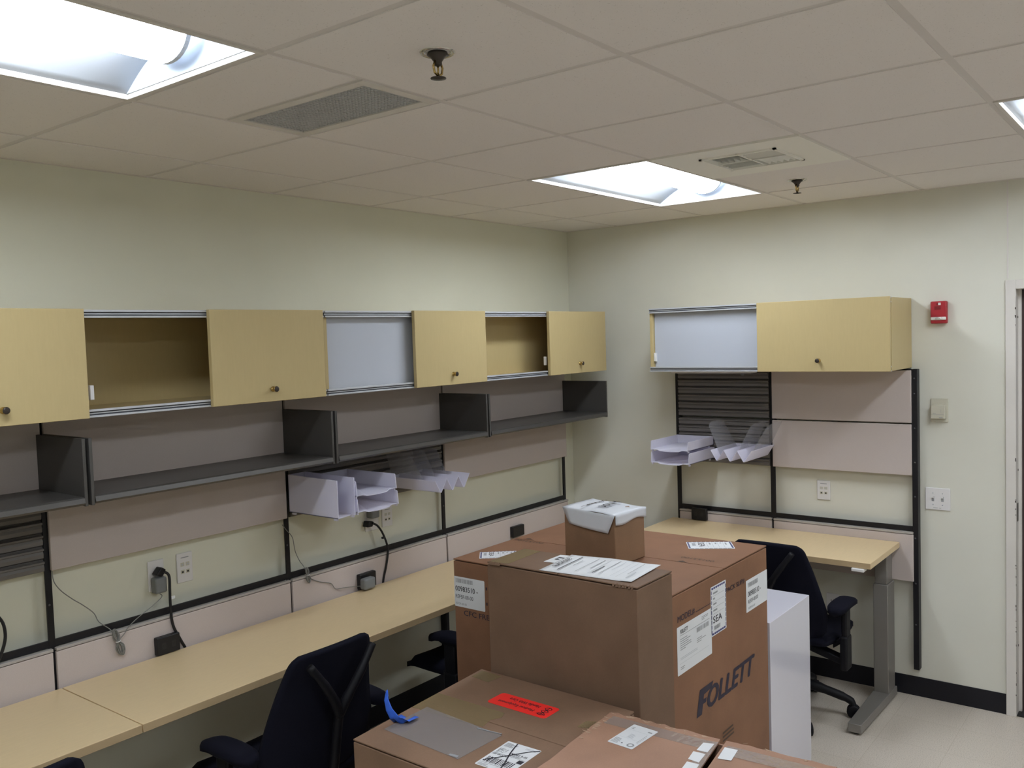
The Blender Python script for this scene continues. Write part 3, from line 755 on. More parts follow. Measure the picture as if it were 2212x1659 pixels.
# middle set
t = cord('black_power_cable', 'thick black power cord curving down from under the letter trays', 'cable',
         [(-1.895, -.045, 1.062), (-1.868, -.054, 1.045), (-1.838, -.062, .995), (-1.816, -.068, .917), (-1.832, -.070, .838), (-1.852, -.068, .775), (-1.862, -.066, .72)], .0055, 'black_plastic')
MB().prism([(-1.930, -.009, 1.046), (-1.920, -.009, 1.076), (-1.888, -.009, 1.070), (-1.894, -.009, 1.044)], (0.004, -.036, 0), b=.004).build('plug', 'black_plastic', t)
MB().box(-1.850, -1.836, -.070, -.058, .975, .985, b=.002).build('cord_tag', 'black_plastic', t)
t = tag(MB().box(-1.900, -1.845, -.052, -.008, 1.084, 1.146, b=.008).build('power_adapter', 'gray_plastic'), 'gray plug adapter in the white outlet just below the letter trays', 'power adapter')
t = cord('power_adapter', 'light gray plug adapter in a black outlet with a thin cord', 'power adapter',
         [(-2.030, -.105, .782), (-2.06, -.085, .784), (-2.116, -.072, .790), (-2.165, -.069, .795), (-2.180, -.068, .806), (-2.192, -.067, .826), (-2.215, -.066, .837), (-2.27, -.066, .856), (-2.324, -.066, .885)], .0018, 'gray_cord')
MB().box(-2.036, -1.962, -.128, -.089, .762, .818, b=.010).build('adapter_body', 'gray_plastic', t)
mb = MB().tube(smoothed([(-2.340, -.068, .92), (-2.352, -.060, .95), (-2.365, -.052, .975), (-2.386, -.05, 1.025), (-2.398, -.05, 1.09), (-2.43, -.052, 1.13), (-2.452, -.05, 1.16)]), .0018)
mb.build('upper_cord', 'gray_cord', t)
bundle(t, (-2.336, -.068, .905), .7, -.15)
cord('black_power_cable', 'black power cord looping in from the left picture edge above the desk', 'cable',
     [(-3.74, -.012, 1.10), (-3.70, -.045, 1.10), (-3.664, -.058, 1.055), (-3.655, -.064, 1.01), (-3.662, -.066, .965), (-3.69, -.068, .90), (-3.72, -.068, .82), (-3.73, -.066, .72)], .0055, 'black_plastic')

# ------------------------------------------------------------------ letter trays and file sorters
def frame_map(axis):
    """local (s right as seen from the room, d out from wall, z)"""
    if axis == 'L': return lambda s, d, z: V((s, -d, z))
    return lambda s, d, z: V((-d, -s, z))
def letter_tray(axis, s0, s1, z0, z1, label, group):
    F = frame_map(axis); d0, d1 = .072, .405; th = .0035
    c = F((s0+s1)/2, d0, z0); t = thing('letter_tray', label, 'letter tray', c, group)
    mb = MB()
    # floor with a scooped front edge
    n = 12; front = []
    for i in range(n+1):
        s = s0+(s1-s0)*i/n; q = (i/n-.5)/.32
        front.append((s, d1+(.018*math.cos(q*math.pi/2) if abs(q) < 1 else 0)))
    pts = [F(s0, d0, z0), *[F(s, dd, z0-(.006 if dd > d1+.004 else 0)) for s, dd in front], F(s1, d0, z0)]
    mb.prism(pts, (0, 0, th))
    for s in (s0, s1-th):
        mb.prism([F(s, d0, z0), F(s, d1+.006, z0), F(s, d1, z1-.004), F(s, d1-.006, z1), F(s, d0, z1)], F(th, 0, 0)-F(0, 0, 0))
    mb.prism([F(s0, d0, z0), F(s1, d0, z0), F(s1, d0, z1), F(s0, d0, z1)], F(0, th, 0)-F(0, 0, 0))
    mb.build('tray_shell', 'tray_white', t)
    mb = MB()
    for s in (s0+.002, s1-.008):
        for dd in (d1-.02, .12): mb.prism([F(s, dd, z0-.010), F(s+.006, dd, z0-.010), F(s+.006, dd, z0), F(s, dd, z0)], F(0, .018, 0)-F(0, 0, 0))
    mb.build('tray_foot', 'tray_white', t)
letter_tray('L', -2.318, -2.072, 1.298, 1.366, 'upper white letter tray of the stack on the long wall slat panel', 'white letter trays')
letter_tray('L', -2.313, -2.062, 1.224, 1.287, 'lower white letter tray of the stack on the long wall slat panel', 'white letter trays')
letter_tray('R', .822, 1.060, 1.300, 1.352, 'upper white letter tray on the doorway wall beside the file sorter', 'white letter trays')
letter_tray('R', .822, 1.066, 1.224, 1.288, 'lower white letter tray on the doorway wall beside the file sorter', 'white letter trays')
def file_box():
    s0, s1, z0, z1, d0, d1, th = -2.425, -2.328, 1.216, 1.388, .072, .405, .0035
    t = thing('file_holder', 'tall white upright file holder beside the letter trays on the long wall', 'file holder', (-2.38, -.07, z0))
    F = frame_map('L'); mb = MB()
    for s, n in ((s0, 'left'), (s1, 'right')):
        MB().prism([F(s, d0, z0), F(s, d1, z0), F(s, d1, z1-.004), F(s, d0, z1)], F(th, 0, 0)-F(0, 0, 0)).build('side_panel', 'tray_white', t)
    mb.prism([F(s0, d0, z0), F(s1, d0, z0), F(s1, d1-.02, z0), F(s0, d1, z0)], (0, 0, th))
    mb.prism([F(s0, d0, z0), F(s1, d0, z0), F(s1, d0, z1), F(s0, d0, z1)], F(0, th, 0)-F(0, 0, 0))
    mb.build('tray_shell', 'tray_white', t)
    mb = MB()
    for s in (s0, s1-.004):
        for dd in (d1-.03, d0+.02): mb.prism([F(s, dd, z0-.009), F(s+.008, dd, z0-.009), F(s+.008, dd, z0), F(s, dd, z0)], F(0, .022, 0)-F(0, 0, 0))
    mb.build('tray_foot', 'tray_white', t)
file_box()
def file_sorter(axis, s0, pitch, zb, zt, lean, label):
    """three V troughs side by side with leaning smoky dividers"""
    F = frame_map(axis); d0, d1, th = .072, .402, .0035
    t = thing('file_sorter', label, 'file sorter', F(s0, d0, zb), 'V-shaped file sorters')
    for i in range(3):
        a = s0+i*pitch
        prof = [(a, zt), (a+pitch*.42, zb), (a+pitch*.50, zb), (a+pitch*.99, zt+.004)]
        mb = MB()
        for (p, q) in zip(prof, prof[1:]):
            mb.prism([F(p[0], d0, p[1]), F(q[0], d0, q[1]), F(q[0], d0, q[1]-th), F(p[0], d0, p[1]-th)], F(0, d1-d0, 0)-F(0, 0, 0))
        mb.prism([F(*p0) for p0 in ((a, d0, zt), (a+pitch*.45, d0, zb), (a+pitch*.99, d0, zt))], F(0, th, 0)-F(0, 0, 0))
        mb.build('trough', 'tray_white', t)
    for i in range(3):
        a = s0+i*pitch+pitch*.45; ln = lean[i]; h = .19
        pr = [(d0+.012, 0), (d1-.09, 0), (d1-.125, 1), (d0+.035, 1)] if axis == 'L' else [(d0+.012, 0), (d1-.06, 0), (d1-.10, .92), (d1-.15, 1), (d0+.03, 1)]
        MB().prism([F(a+ln*f, dd, zb+.006+h*f) for dd, f in pr], F(.0028, 0, 0)-F(0, 0, 0)).build('divider', 'smoky', t)
file_sorter('L', -1.800, .086, 1.230, 1.290, (-.085, -.07, -.065), 'white file sorter with smoky dividers on the long wall')
file_sorter('R', 1.196, .079, 1.262, 1.318, (-.10, .085, .10), 'white file sorter with smoky dividers on the doorway wall')

# ------------------------------------------------------------------ office chairs
def make_chair(label):
    t = thing('office_chair', label, 'office chair', (0, 0, 0), 'dark office chairs')
    # five-star base and casters
    mb = MB(); cas = []
    for i in range(5):
        a = math.radians(16+72*i); c, s = math.cos(a), math.sin(a)
        mb.tube(smoothed([(c*.03, s*.03, .165), (c*.13, s*.13, .138), (c*.24, s*.24, .104), (c*.285, s*.285, .082), (c*.295, s*.295, .060)], 4), [.026]*5+[.022]*4+[.019]*4+[.015]*4, n=10)
        cas.append((c*.295, s*.295, a))
    mb.lathe([(.035, .125), (.045, .14), (.045, .18), (.032, .195)], (0, 0, 0))
    mb.build('star_base', 'chair_plastic', t)
    for x, y, a in cas:
        m = MB(); tx, ty = -math.sin(a), math.cos(a)
        for sg in (-1, 1):
            q = V((x+tx*.012*sg, y+ty*.012*sg, .033)); e = V((tx, ty, 0))*.0085
            m.tube([q-e, q-e*.6, q+e*.6, q+e], [.026, .033, .033, .026], n=18)
        m.tube([(x, y, .03), (x, y, .06)], .008, n=8)
        m.build('caster', 'chair_plastic', t)
    MB().lathe([(.026, .12), (.026, .26), (.018, .262), (.018, .40)], (0, 0, 0), n=18).build('gas_lift', 'black_metal', t)
    mb = MB().prism([(-.09, -.20, .385), (.09, -.20, .385), (.11, .12, .385), (-.11, .12, .385)], (0, 0, .045), b=.012)
    mb.build('tilt_mechanism', 'chair_plastic', t)
    # seat
    def seat(top):
        def fn(u, v):
            x = (u-.5)*2; y = v
            hw = .245+.015*math.sin(y*math.pi)-.03*max(0, y-.8)*5*.5
            yy = -.215+.48*y
            z = .475+.012*x*x-.035*max(0, y-.78)**2*14+.012*max(0, .25-y)*4
            edge = max(abs(x), abs(2*y-1))**8
            return (x*hw, yy, z-.03*edge if top else z-.055)
        return fn
    mb = MB().grid(seat(True), 16, 14); mb.grid(seat(False), 16, 14)
    bmesh.ops.recalc_face_normals(mb.bm, faces=list(mb.bm.faces))
    # close the rim
    es = [e for e in mb.bm.edges if len(e.link_faces) == 1]
    r = bmesh.ops.bridge_loops(mb.bm, edges=es)
    for f in mb.bm.faces: f.smooth = True
    bmesh.ops.recalc_face_normals(mb.bm, faces=list(mb.bm.faces))
    mb.build('seat', 'chair_fabric', t)
    # backrest: narrow at the top, widening to the hips
    def back(u, v):
        x = (u-.5)*2
        ks = [(0, .200), (.10, .240), (.28, .250), (1, .168)]
        for (a, p), (b, q) in zip(ks, ks[1:]):
            if a <= v <= b: hw = p+(q-p)*(v-a)/(b-a)
        if v > .92: q = (v-.92)/.08*.985; hw -= .034*(1-math.sqrt(1-q*q))
        z = .47+.478*v-.008*max(0, v-.7)/.3*x*x
        y = -.215-.115*v+.045*math.sin(v*2.6)*.6+.045*x*x*(1-.45*v)
        return (x*hw, y, z)
    mb = MB().grid(back, 18, 40, thick=.018); mb.build('backrest', 'chair_fabric', t)
    # Y-shaped rear support
    mb = MB()
    mb.tube(smoothed([(0, -.18, .41), (0, -.262, .44), (0, -.287, .52), (0, -.305, .62), (0, -.325, .72)], 5), .017, n=10)
    for sg in (-1, 1):
        mb.tube(smoothed([(0, -.322, .70), (sg*.030, -.338, .76), (sg*.085, -.352, .84), (sg*.140, -.352, .915)], 5), [.018]*6+[.016]*5+[.014]*5, n=10)
    mb.build('back_support', 'chair_plastic', t)
    # armrests
    for sg in (-1, 1):
        m = MB()
        m.prism([(sg*.24, -.03, .40), (sg*.24, -.10, .40), (sg*.315, -.12, .46), (sg*.315, -.05, .46)], (0, 0, .03), b=.008)
        m.prism([(sg*.285, -.135, .31), (sg*.322, -.135, .31), (sg*.322, -.055, .31), (sg*.285, -.055, .31)], (0, 0, .17), b=.010)
        m.prism([(sg*.290, -.125, .46), (sg*.318, -.125, .46), (sg*.318, -.060, .46), (sg*.290, -.060, .46)], (0, 0, .155), b=.008)
        m.prism([(sg*.10, -.12, .385), (sg*.10, -.06, .385), (sg*.30, -.06, .33), (sg*.30, -.12, .33)], (0, 0, .035), b=.006)
        ar = m.build('arm_post', 'chair_plastic', t)
        def pad(top):
            def fn(u, v):
                x = (u-.5)*2; y = v
                hw = .047*(1-max(0, abs(2*y-1))**5*.55)
                yy = -.24+.275*y
                z = .645+.012*math.sin(y*math.pi)-.035*max(0, y-.7)**2*4
                return (sg*.293+x*hw, yy, z-.012*abs(x)**4 if top else z-.030-.045*(1-abs(x))*(1 if .25 < y < .75 else .2))
            return fn
        m = MB().grid(pad(True), 8, 12); m.grid(pad(False), 8, 12)
        bmesh.ops.bridge_loops(m.bm, edges=[e for e in m.bm.edges if len(e.link_faces) == 1])
        bmesh.ops.recalc_face_normals(m.bm, faces=list(m.bm.faces))
        for f in m.bm.faces: f.smooth = True
        m.build('armrest', 'chair_fabric', t)
    return t
ch = make_chair('dark office chair at the long desk, its whole back and Y-shaped support visible')
ch.location = (-2.98, -.69, 0)
dup(ch, (-1.745, -.60, 0), 0, 'dark office chair tucked under the long desk, mostly hidden behind the largest carton')
dup(ch, (-.535, -1.692, 0), -math.pi/2, 'dark office chair at the height-adjustable desk behind the white cabinet')
dup(ch, (-4.06, -.77, 0), 0, 'dark office chair at the lower left corner with only its back showing')

# ------------------------------------------------------------------ cartons
def carton(name, q, h, label, mat, seam_axis, prints=None, gap=.004, body_top=None):
    """q: footprint corners in order; two top flaps meet along a seam"""
    cx = sum(p[0] for p in q)/4; cy = sum(p[1] for p in q)/4
    t = thing(name, label, 'cardboard box', (cx, cy, 0), 'cardboard boxes')
    mb = MB().foot(q, 0.001, h-.0085, b=.003)
    if prints: prints(mb)
    mb.build('body', [mat, 'print_navy', 'card_edge', 'packing_tape', 'print_brown'], t)
    q = [V((p[0], p[1], 0)) for p in q]
    a, b, c, e = q if seam_axis == 0 else (q[1], q[2], q[3], q[0])
    m1, m2 = (b+c)/2, (a+e)/2; dn = (b-c).normalized()*gap/2
    for fl in ([a, b, m1+dn, m2+dn], [m2-dn, m1-dn, c, e]):
        MB().foot([tuple(p) for p in fl], h-.0045, h, b=.0012).build('top_flap', [mat], t)
    return t
def label_on(t, name, P, w, h, draw, mats, lab=None, r=0.004, thick=.0007):
    mb = MB(); o, u, v = P; n = u.cross(v)
    pts = []
    for cx_, cy_, a0 in ((w-r, h-r, 0), (r, h-r, 90), (r, r, 180), (w-r, r, 270)):
        for k in range(4):
            a = math.radians(a0+30*k); pts.append((cx_+r*math.cos(a), cy_+r*math.sin(a)))
    mb.prism([o+u*a+v*b+n*.0002 for a, b in pts], n*thick)
    if draw: draw(mb, P, w, h, thick+.0006)
    ob = mb.build(name, mats, t)
    if lab: ob['label'] = lab
    return ob

# --- largest carton (right face y=BY, left face x=BX)
BX, BX1, BY, BY1, BH = -2.335, -1.515, -1.960, -.985, 1.100
PR = (V((BX, BY, 0)), X_, Z_)            # right face artwork: x -> world x, y -> z
PL = (V((BX, BY1, 0)), -Y_, Z_)          # left face artwork: x -> toward the camera
def follett_print(mb):
    X0 = BX; L = .0010
    def tx(st, xa, xb, z0, z1, m=1, **k): mb.text(PR, st, xa-X0, z0, xb-xa, z1-z0, m, L, **k)
    tx('MODEL#', -2.298, -2.169, .994, 1.018, bold=.01)
    mb.rect(PR, -2.160-X0, .997, .12, .0022, 1, L)
    tx('PACK SLIP#', -1.910, -1.739, 1.000, 1.020, bold=.01)
    # wordmark: a large slanted F followed by smaller slanted letters
    F = [(0, 0), (.042, 0), (.052, .034), (.078, .034), (.083, .050), (.057, .050), (.062, .066), (.124, .070), (.140, .092), (.030, .092)]
    ox, oz = -2.172, .6195
    mb.art(PR, [(ox-X0+a, oz+b) for a, b in F], 1, L)
    mb.text(PR, 'OLLETT', -2.086-X0, .620, .433, .078, 1, L, bold=.055, shear=.30)
    mb.lines(PR, -1.962-X0, .452, .105, .045, 3, 4, L, seed=5, lo=.7, fill=.5)
    mb.text(PL, 'CFC FREE', BY1+1.033, .876, .150, .021, 1, L, bold=.01)
    for z in (.935, .995): mb.rect(PL, .166, z, .006, .012, 1, L)
big = carton('cardboard_box', [(BX, BY), (BX1, BY), (BX1, BY1), (BX, BY1)], BH, 'largest brown carton, with slanted dark block lettering and shipping labels', 'card_follett', 1, follett_print)
LM = ['paper', 'ink', 'ink_blue', 'ink_gray', 'ink_light']
def lab_num(mb, P, w, h, L, tw=None):
    mb.barcode(P, w*.06, h*.80, w*.56, h*.14, 3, L, seed=4)
    mb.text(P, '00983510 -', w*.04, h*.52, w*.74, h*.17, 1, L, bold=.01)
    mb.text(P, 'REF5P-00-00', w*.04, h*.28, w*.58, h*.125, 1, L)
    mb.text(P, 'REF5P-00-00', w*.04, h*.07, w*.36, h*.07, 3, L)
label_on(big, 'shipping_label', (V((BX, BY1-.001, .908)), -Y_, Z_), .158, .122, lab_num, LM)
def lab_num2(mb, P, w, h, L):
    mb.barcode(P, w*.10, h*.76, w*.44, h*.14, 3, L, seed=4)
    mb.text(P, '00983510 -', w*.08, h*.46, w*.60, h*.17, 1, L, bold=.01)
    mb.text(P, 'REF5P-00-00', w*.08, h*.25, w*.46, h*.12, 1, L)
    mb.text(P, 'REF5P-00-00', w*.09, h*.07, w*.30, h*.07, 3, L)
label_on(big, 'shipping_label', (V((-1.726, BY, .877)), X_, Z_), .210, .126, lab_num2, LM)
def lab_sea(mb, P, w, h, L):
    b = w*.05
    for i in range(7):
        mb.rect(P, b+i*(w-2*b)/7, b*.6, (w-2*b)/7*.8, b*1.1, 2, L); mb.rect(P, b+i*(w-2*b)/7, h-b*1.7, (w-2*b)/7*.8, b*1.1, 2, L)
    for i in range(9):
        mb.rect(P, b*.4, b*1.5+i*(h-3*b)/9, b*.7, (h-3*b)/9*.75, 2, L); mb.rect(P, w-b*1.1, b*1.5+i*(h-3*b)/9, b*.7, (h-3*b)/9*.75, 2, L)
    for r in (.44, .56, .68, .80): mb.rect(P, w*.12, h*r, w*.74, h*.005, 3, L)
    for r, s in ((.82, .3), (.71, .12), (.60, .22), (.47, .26)): mb.rect(P, w*.14, h*r+h*.02, w*s, h*.035, 3, L)
    mb.text(P, 'SEA', w*.12, h*.25, w*.58, h*.14, 1, L, bold=.012)
    mb.barcode(P, w*.18, h*.11, w*.42, h*.08, 3, L, seed=9)
label_on(big, 'shipping_label', (V((-2.040, BY, .872)), X_, Z_), .129, .182, lab_sea, LM)
def lab_pack(mb, P, w, h, L):
    mb.text(P, 'FOLLETT', w*.08, h*.84, w*.22, h*.085, 1, L, bold=.03, shear=.25)
    mb.rect(P, w*.08, h*.80, w*.86, h*.006, 1, L)
    mb.lines(P, w*.70, h*.86, w*.2, h*.09, 3, 3, L, seed=2)
    mb.barcode(P, w*.55, h*.66, w*.38, h*.10, 3, L, seed=12)
    mb.lines(P, w*.08, h*.50, w*.42, h*.26, 6, 3, L, seed=3, lo=.3, fill=.35)
    mb.lines(P, w*.55, h*.44, w*.28, h*.12, 3, 3, L, seed=8, fill=.35)
    mb.lines(P, w*.08, h*.30, w*.50, h*.06, 2, 4, L, seed=6, lo=.8, fill=.4); mb.rect(P, w*.06, h*.22, w*.84, h*.006, 4, L)
    mb.lines(P, w*.08, h*.10, w*.2, h*.07, 2, 3, L, seed=7)
label_on(big, 'packing_slip', (V((-2.304, BY, .813)), X_, Z_), .266, .167, lab_pack, LM)
# labels and numbers on the top face
u = V((.64, -.77, 0)).normalized(); u = V((.096, -.155, 0)).normalized()
vv = V((u.y*-1, u.x, 0))
label_on(big, 'shipping_label', (V((-1.630, -1.868, BH)), -u.cross(Z_)*-1 if False else V((-.56, .83, 0)).normalized()*1.0, V((-.83, -.56, 0)).normalized()*-1*-1), .18, .125, None, LM) if False else None
def top_label(c0, ux, w, h, draw):
    ux = V((*ux, 0)).normalized(); uy = V((-ux.y, ux.x, 0))
    return label_on(big, 'shipping_label', (V((*c0, BH)), ux, uy), w, h, draw, LM)
# upside-down as seen from the camera: the text's up points toward the viewer
def lab_sea_flat(mb, P, w, h, L):
    o, u_, v_ = P
    P2 = (o+u_*w, v_, -u_)      # rotated artwork so that the long side lies along u
    lab_sea(mb, P2, h, w, L)
top_label((-1.527, -1.812), (-.11, .175), .185, .118, lab_sea_flat)
top_label((-2.108, -1.130), (-.12, .15), .150, .108, lab_sea_flat)
mb = MB(); P = (V((-1.842, -1.890, BH)), Y_, -X_); mb.text(P, '00153100', 0, .004, .137, .022, 0, .0009)
P = (V((-1.932, -1.150, BH)), Y_, -X_); mb.text(P, '00153100', 0, .004, .150, .022, 0, .0009)
for c in ((-1.915, -1.80), (-1.905, -1.06)):
    P = (V((*c, BH)), Y_, -X_); mb.art(P, [(0, 0), (.014, .012), (.030, .004), (.016, -.010)], 0, .0009); mb.stroke(P, [(-.02, .016), (.0, .006), (.034, .014)], .003, 0, .0009)
mb.build('top_printing', 'print_brown', big)

# --- glossy white cabinet behind it
t = tag(MB().box(-1.500, -1.036, -1.9635, -1.42, 0.001, .775, b=.002).build('white_cabinet', 'gloss_white'), 'glossy plain white cabinet on the floor between the largest carton and a chair', 'cabinet')

# --- tall narrow carton in front
TH = 1.200; TQ = [(-2.612, -1.990), (-2.386, -1.990), (-2.388, -1.386), (-2.604, -1.386)]
tall = carton('cardboard_box', TQ, TH, 'tall narrow plain brown carton with a printed paper sheet lying on top', 'card_tall', 0, None)
mb = MB()
mb.foot([(-2.602, -1.395), (-2.592, -1.470), (-2.392, -1.463), (-2.390, -1.390)], TH+.0003, TH+.0009); mb.build('tape_strip', 'packing_tape', tall)
mb = MB(); rr = random.Random(5)
for (x, y, z, dx, dy) in ((-2.610, -1.40, TH-.002, .004, .05), (-2.613, -1.90, TH-.004, .004, .08)):
    for i in range(7):
        k = rr.uniform(.004, .010); yy = y-dy*i/7
        mb.prism([(x-.003, yy, z-.006), (x-.001, yy-k, z-.004), (x+.006, yy-k*.6, z+.004), (x+.004, yy, z+.0035)], (0, -.002, .0015))
mb.build('crushed_edge', 'card_tall', tall)
mb = MB(); P = (V((-2.6085, -1.99, 0)), -Y_, Z_)
# paper sheet and small card on top
t = thing('paper_sheet', 'white printed paper sheet lying on the tall narrow carton', 'paper', (-2.47, -1.77, TH))
def sheet():
    mb = MB(); a, b, c, e = V((-2.606, -1.612, 0)), V((-2.578, -1.950, 0)), V((-2.352, -1.932, 0)), V((-2.380, -1.592, 0))
    def fn(u, v):
        p = a*(1-u)*(1-v)+b*u*(1-v)+c*u*v+e*(1-u)*v
        return (p.x, p.y, TH+.0018+.004*math.sin(u*3.0)**2*v+.003*(u > .85)*(u-.85)*6)
    mb.grid(fn, 16, 8, thick=.0004)
    o = a+V((0, 0, TH+.0065)); 
    ux = (a-b).normalized(); uy = V((-ux.y, ux.x, 0))      # reading direction is toward the left wall; sheet is upside down for the viewer
    P = (b+(c-b)*.98+V((0, 0, TH+.0058)), (a-b).normalized(), -(c-b).normalized())
    w, h = (a-b).length, (c-b).length
    P = (V((c.x, c.y, TH+.0068)), ux, uy*1.0)
    return mb, a, b, c, e
mb, a, b, c, e = sheet()
ux = (a-b).normalized(); uy = Z_.cross(ux); W_, H_ = (a-b).length, (c-b).length
# origin at the far right corner seen from the camera; letters read rotated 90 degrees on the sheet
def SP(p): return (p, (a-e).normalized(), Z_.cross((a-e).normalized()))
o = V((e.x, e.y, TH+.0062)); P = (o, (a-e).normalized(), Z_.cross((a-e).normalized()))
# x runs from the back edge to the front edge, y from the left short edge toward... 
Lw = (a-e).length
sgn = 1 if P[2].dot(b-a) > 0 else -1
def put(fn): pass
if sgn > 0: yb = lambda f: W_*f
mb.text(P, 'accucare', Lw*.28, W_*.06 if sgn > 0 else -W_*.12, Lw*.50, W_*.055, 1, 0, bold=.015)
for f0, x0, w0, hh, mm in ((.17, .12, .80, .012, 1), (.24, .30, .32, .008, 2), (.36, .1, .8, .006, 2), (.44, .15, .5, .01, 2), (.50, .1, .8, .006, 3), (.53, .45, .40, .012, 1), (.60, .1, .75, .008, 2), (.66, .1, .5, .006, 3), (.74, .1, .8, .004, 3), (.80, .1, .8, .004, 3), (.86, .1, .6, .006, 2), (.90, .55, .35, .012, 3)):
    mb.rect(P, Lw*x0, sgn*W_*f0-(W_*hh if sgn < 0 else 0), Lw*w0, W_*hh, mm, 0)
mb.build('sheet', ['paper', 'ink', 'ink_gray', 'ink_light'], t)
t = thing('paper_card', 'small white card with a dark mark beside the printed paper sheet', 'paper', (-2.45, -1.59, TH))
mb = MB().foot([(-2.507, -1.560), (-2.500, -1.618), (-2.392, -1.605), (-2.402, -1.558)], TH+.0010, TH+.0016)
P = (V((-2.43, -1.570, TH+.0016)), -X_, -Y_)
mb.art(P, [(0, .004), (.022, .004), (.022, .012), (.012, .012), (.012, .028), (0, .028)], 1, .0006); mb.art(P, [(.026, .006), (.036, .006), (.036, .024), (.028, .024)], 1, .0006)
mb.build('card', ['paper', 'ink'], t)

# --- small carton with white wrap on top of the big one
SH = BH+.001; ST = 1.297
SQ = [(-2.130, -1.620), (-1.925, -1.630), (-1.872, -1.360), (-2.074, -1.352)]
t = thing('cardboard_box', 'small brown carton with white plastic over its top, standing on the largest carton', 'cardboard box', (-2.0, -1.49, SH), 'cardboard boxes')
MB().foot(SQ, SH, ST, b=.004).build('body', ['card_small'], t)
mb = MB(); A, B_, C_, D_ = [V((*p, ST+.003)) for p in SQ]
out = lambda p, k: V((p.x+(p.x+2.0)*k, p.y+(p.y+1.49)*k, p.z))
A2, B2, C2, D2 = [out(p, .035) for p in (A, B_, C_, D_)]
def lidtop(u, v):
    p = A2*(1-u)*(1-v)+B2*u*(1-v)+C2*u*v+D2*(1-u)*v
    return (p.x, p.y, ST+.003+.004*math.sin(u*5+v*3)*math.sin(v*6)+.004*(1-abs(2*u-1))*(1-abs(2*v-1)))
mb.grid(lidtop, 12, 12, thick=.0012)
# flap hanging over the left face (A-D side) and short skirt on the right face (A-B side)
def flapL(u, v):
    s0, s1 = .13*v, 1-.13*v; k = s0+(s1-s0)*u
    p = D2*(1-k)+A2*k
    return (p.x-.003-.006*v*math.sin(u*3.1), p.y, ST+.003-(.062+.010*u)*v)
mb.grid(flapL, 10, 6, thick=.001)
def flapR(u, v):
    p = A2*(1-u)+B2*u
    return (p.x, p.y-.003, ST+.003-(.036+.006*math.sin(u*7))*v)
mb.grid(flapR, 10, 4, thick=.001)
mb.build('plastic_wrap', ['wrap_white'], t)
mb = MB(); P = (V((-1.915, -1.500, ST+.0085)), -X_, V((0, -1, 0)))
mb.text((V((-1.912, -1.480, ST+.0105)), V((-.93, -.05, 0)).normalized(), V((.05, -.93, 0)).normalized()), 'Arnold', 0, 0, .128, .050, 0, 0, bold=.012)
P = (V((-1.905, -1.430, ST+.0098)), V((-.98, .12, 0)).normalized(), V((-.12, -.98, 0)).normalized())
pts = [(.125*i/24, .018+.010*math.sin(i*2.1)*math.cos(i*.7)) for i in range(25)]
mb.stroke(P, pts, .0035, 0, 0); mb.stroke(P, [(0, .018), (.10, .014), (.17, .026)], .0025, 1, .0004); mb.stroke(P, [(.01, .010), (.09, .022), (.16, .02)], .002, 1, .0004)
mb.build('handwriting', ['ink', 'print_brown'], t)

# --- medical equipment carton
FH = .820; FQ = [(-3.262, -2.000), (-2.640, -1.985), (-2.628, -1.364), (-3.258, -1.399)]
med = carton('cardboard_box', FQ, FH, 'square brown carton with a bright red sticker and blue tape on top', 'card_front', 1, None, gap=.003)
def lab_med(mb, P, w, h, L):
    mb.text(P, 'Medical Equipment', w*.27, h*.53, w*.62, h*.22, 1, L, bold=.012)
    mb.text(P, 'Handle With Care', w*.27, h*.20, w*.52, h*.20, 1, L, bold=.012)
    def st(pts): mb.stroke(P, [(w*.06+a*w*.14, h*.15+b*h*.7) for a, b in pts], .0028, 1, L)
    st([(.5, 0), (.5, 1)]); st([(.5+.38*math.sin(i*.55), i/17) for i in range(18)]); st([(.5-.38*math.sin(i*.55), i/17) for i in range(18)]); st([(.0, .9), (.5, .82), (1, .9)])
ux = V((.004, .999, 0)).normalized()
label_on(med, 'warning_sticker', (V((-2.752, -1.788, FH)), V((.01, 1, 0)).normalized(), V((-1, .01, 0)).normalized()), .230, .086, lab_med, ['label_red', 'ink'], 'red Medical Equipment Handle With Care sticker', r=.012)
def lab_ups(mb, P, w, h, L):
    mb.lines(P, w*.05, h*.80, w*.38, h*.15, 6, 3, L, seed=1, fill=.5); mb.lines(P, w*.62, h*.88, w*.32, h*.07, 2, 4, L, seed=2)
    for i in range(9):
        for k in range(9):
            if random.random() < .55: mb.rect(P, w*.06+i*w*.028, h*.56+k*h*.018, w*.022, h*.014, 3, L)
    mb.rect(P, w*.03, h*.52, w*.94, h*.006, 1, L)
    mb.text(P, 'W 060 9-05', w*.42, h*.60, w*.50, h*.065, 1, L, bold=.01)
    mb.barcode(P, w*.45, h*.54, w*.36, h*.05, 3, L, seed=21)
    mb.text(P, 'UPS GROUND', w*.05, h*.465, w*.44, h*.04, 1, L, bold=.012)
    mb.rect(P, w*.82, h*.38, w*.15, h*.12, 1, L)
    mb.barcode(P, w*.08, h*.16, w*.80, h*.20, 1, L, seed=22)
    mb.rect(P, w*.03, h*.12, w*.94, h*.006, 1, L); mb.lines(P, w*.05, h*.02, w*.5, h*.08, 3, 3, L, seed=4)
    cr = [(w*.30+.003*math.sin(i), h*.99-h*.75*i/8) for i in range(9)]
    mb.stroke(P, [(w*.30, h*.985), (w*.36, h*.80), (w*.44, h*.60), (w*.60, h*.30), (w*.70, h*.05)], .0042, 1, L+.0004)
    mb.stroke(P, [(w*.985, h*.97), (w*.80, h*.86), (w*.50, h*.58), (w*.20, h*.30), (w*.06, h*.18)], .0042, 1, L+.0004)
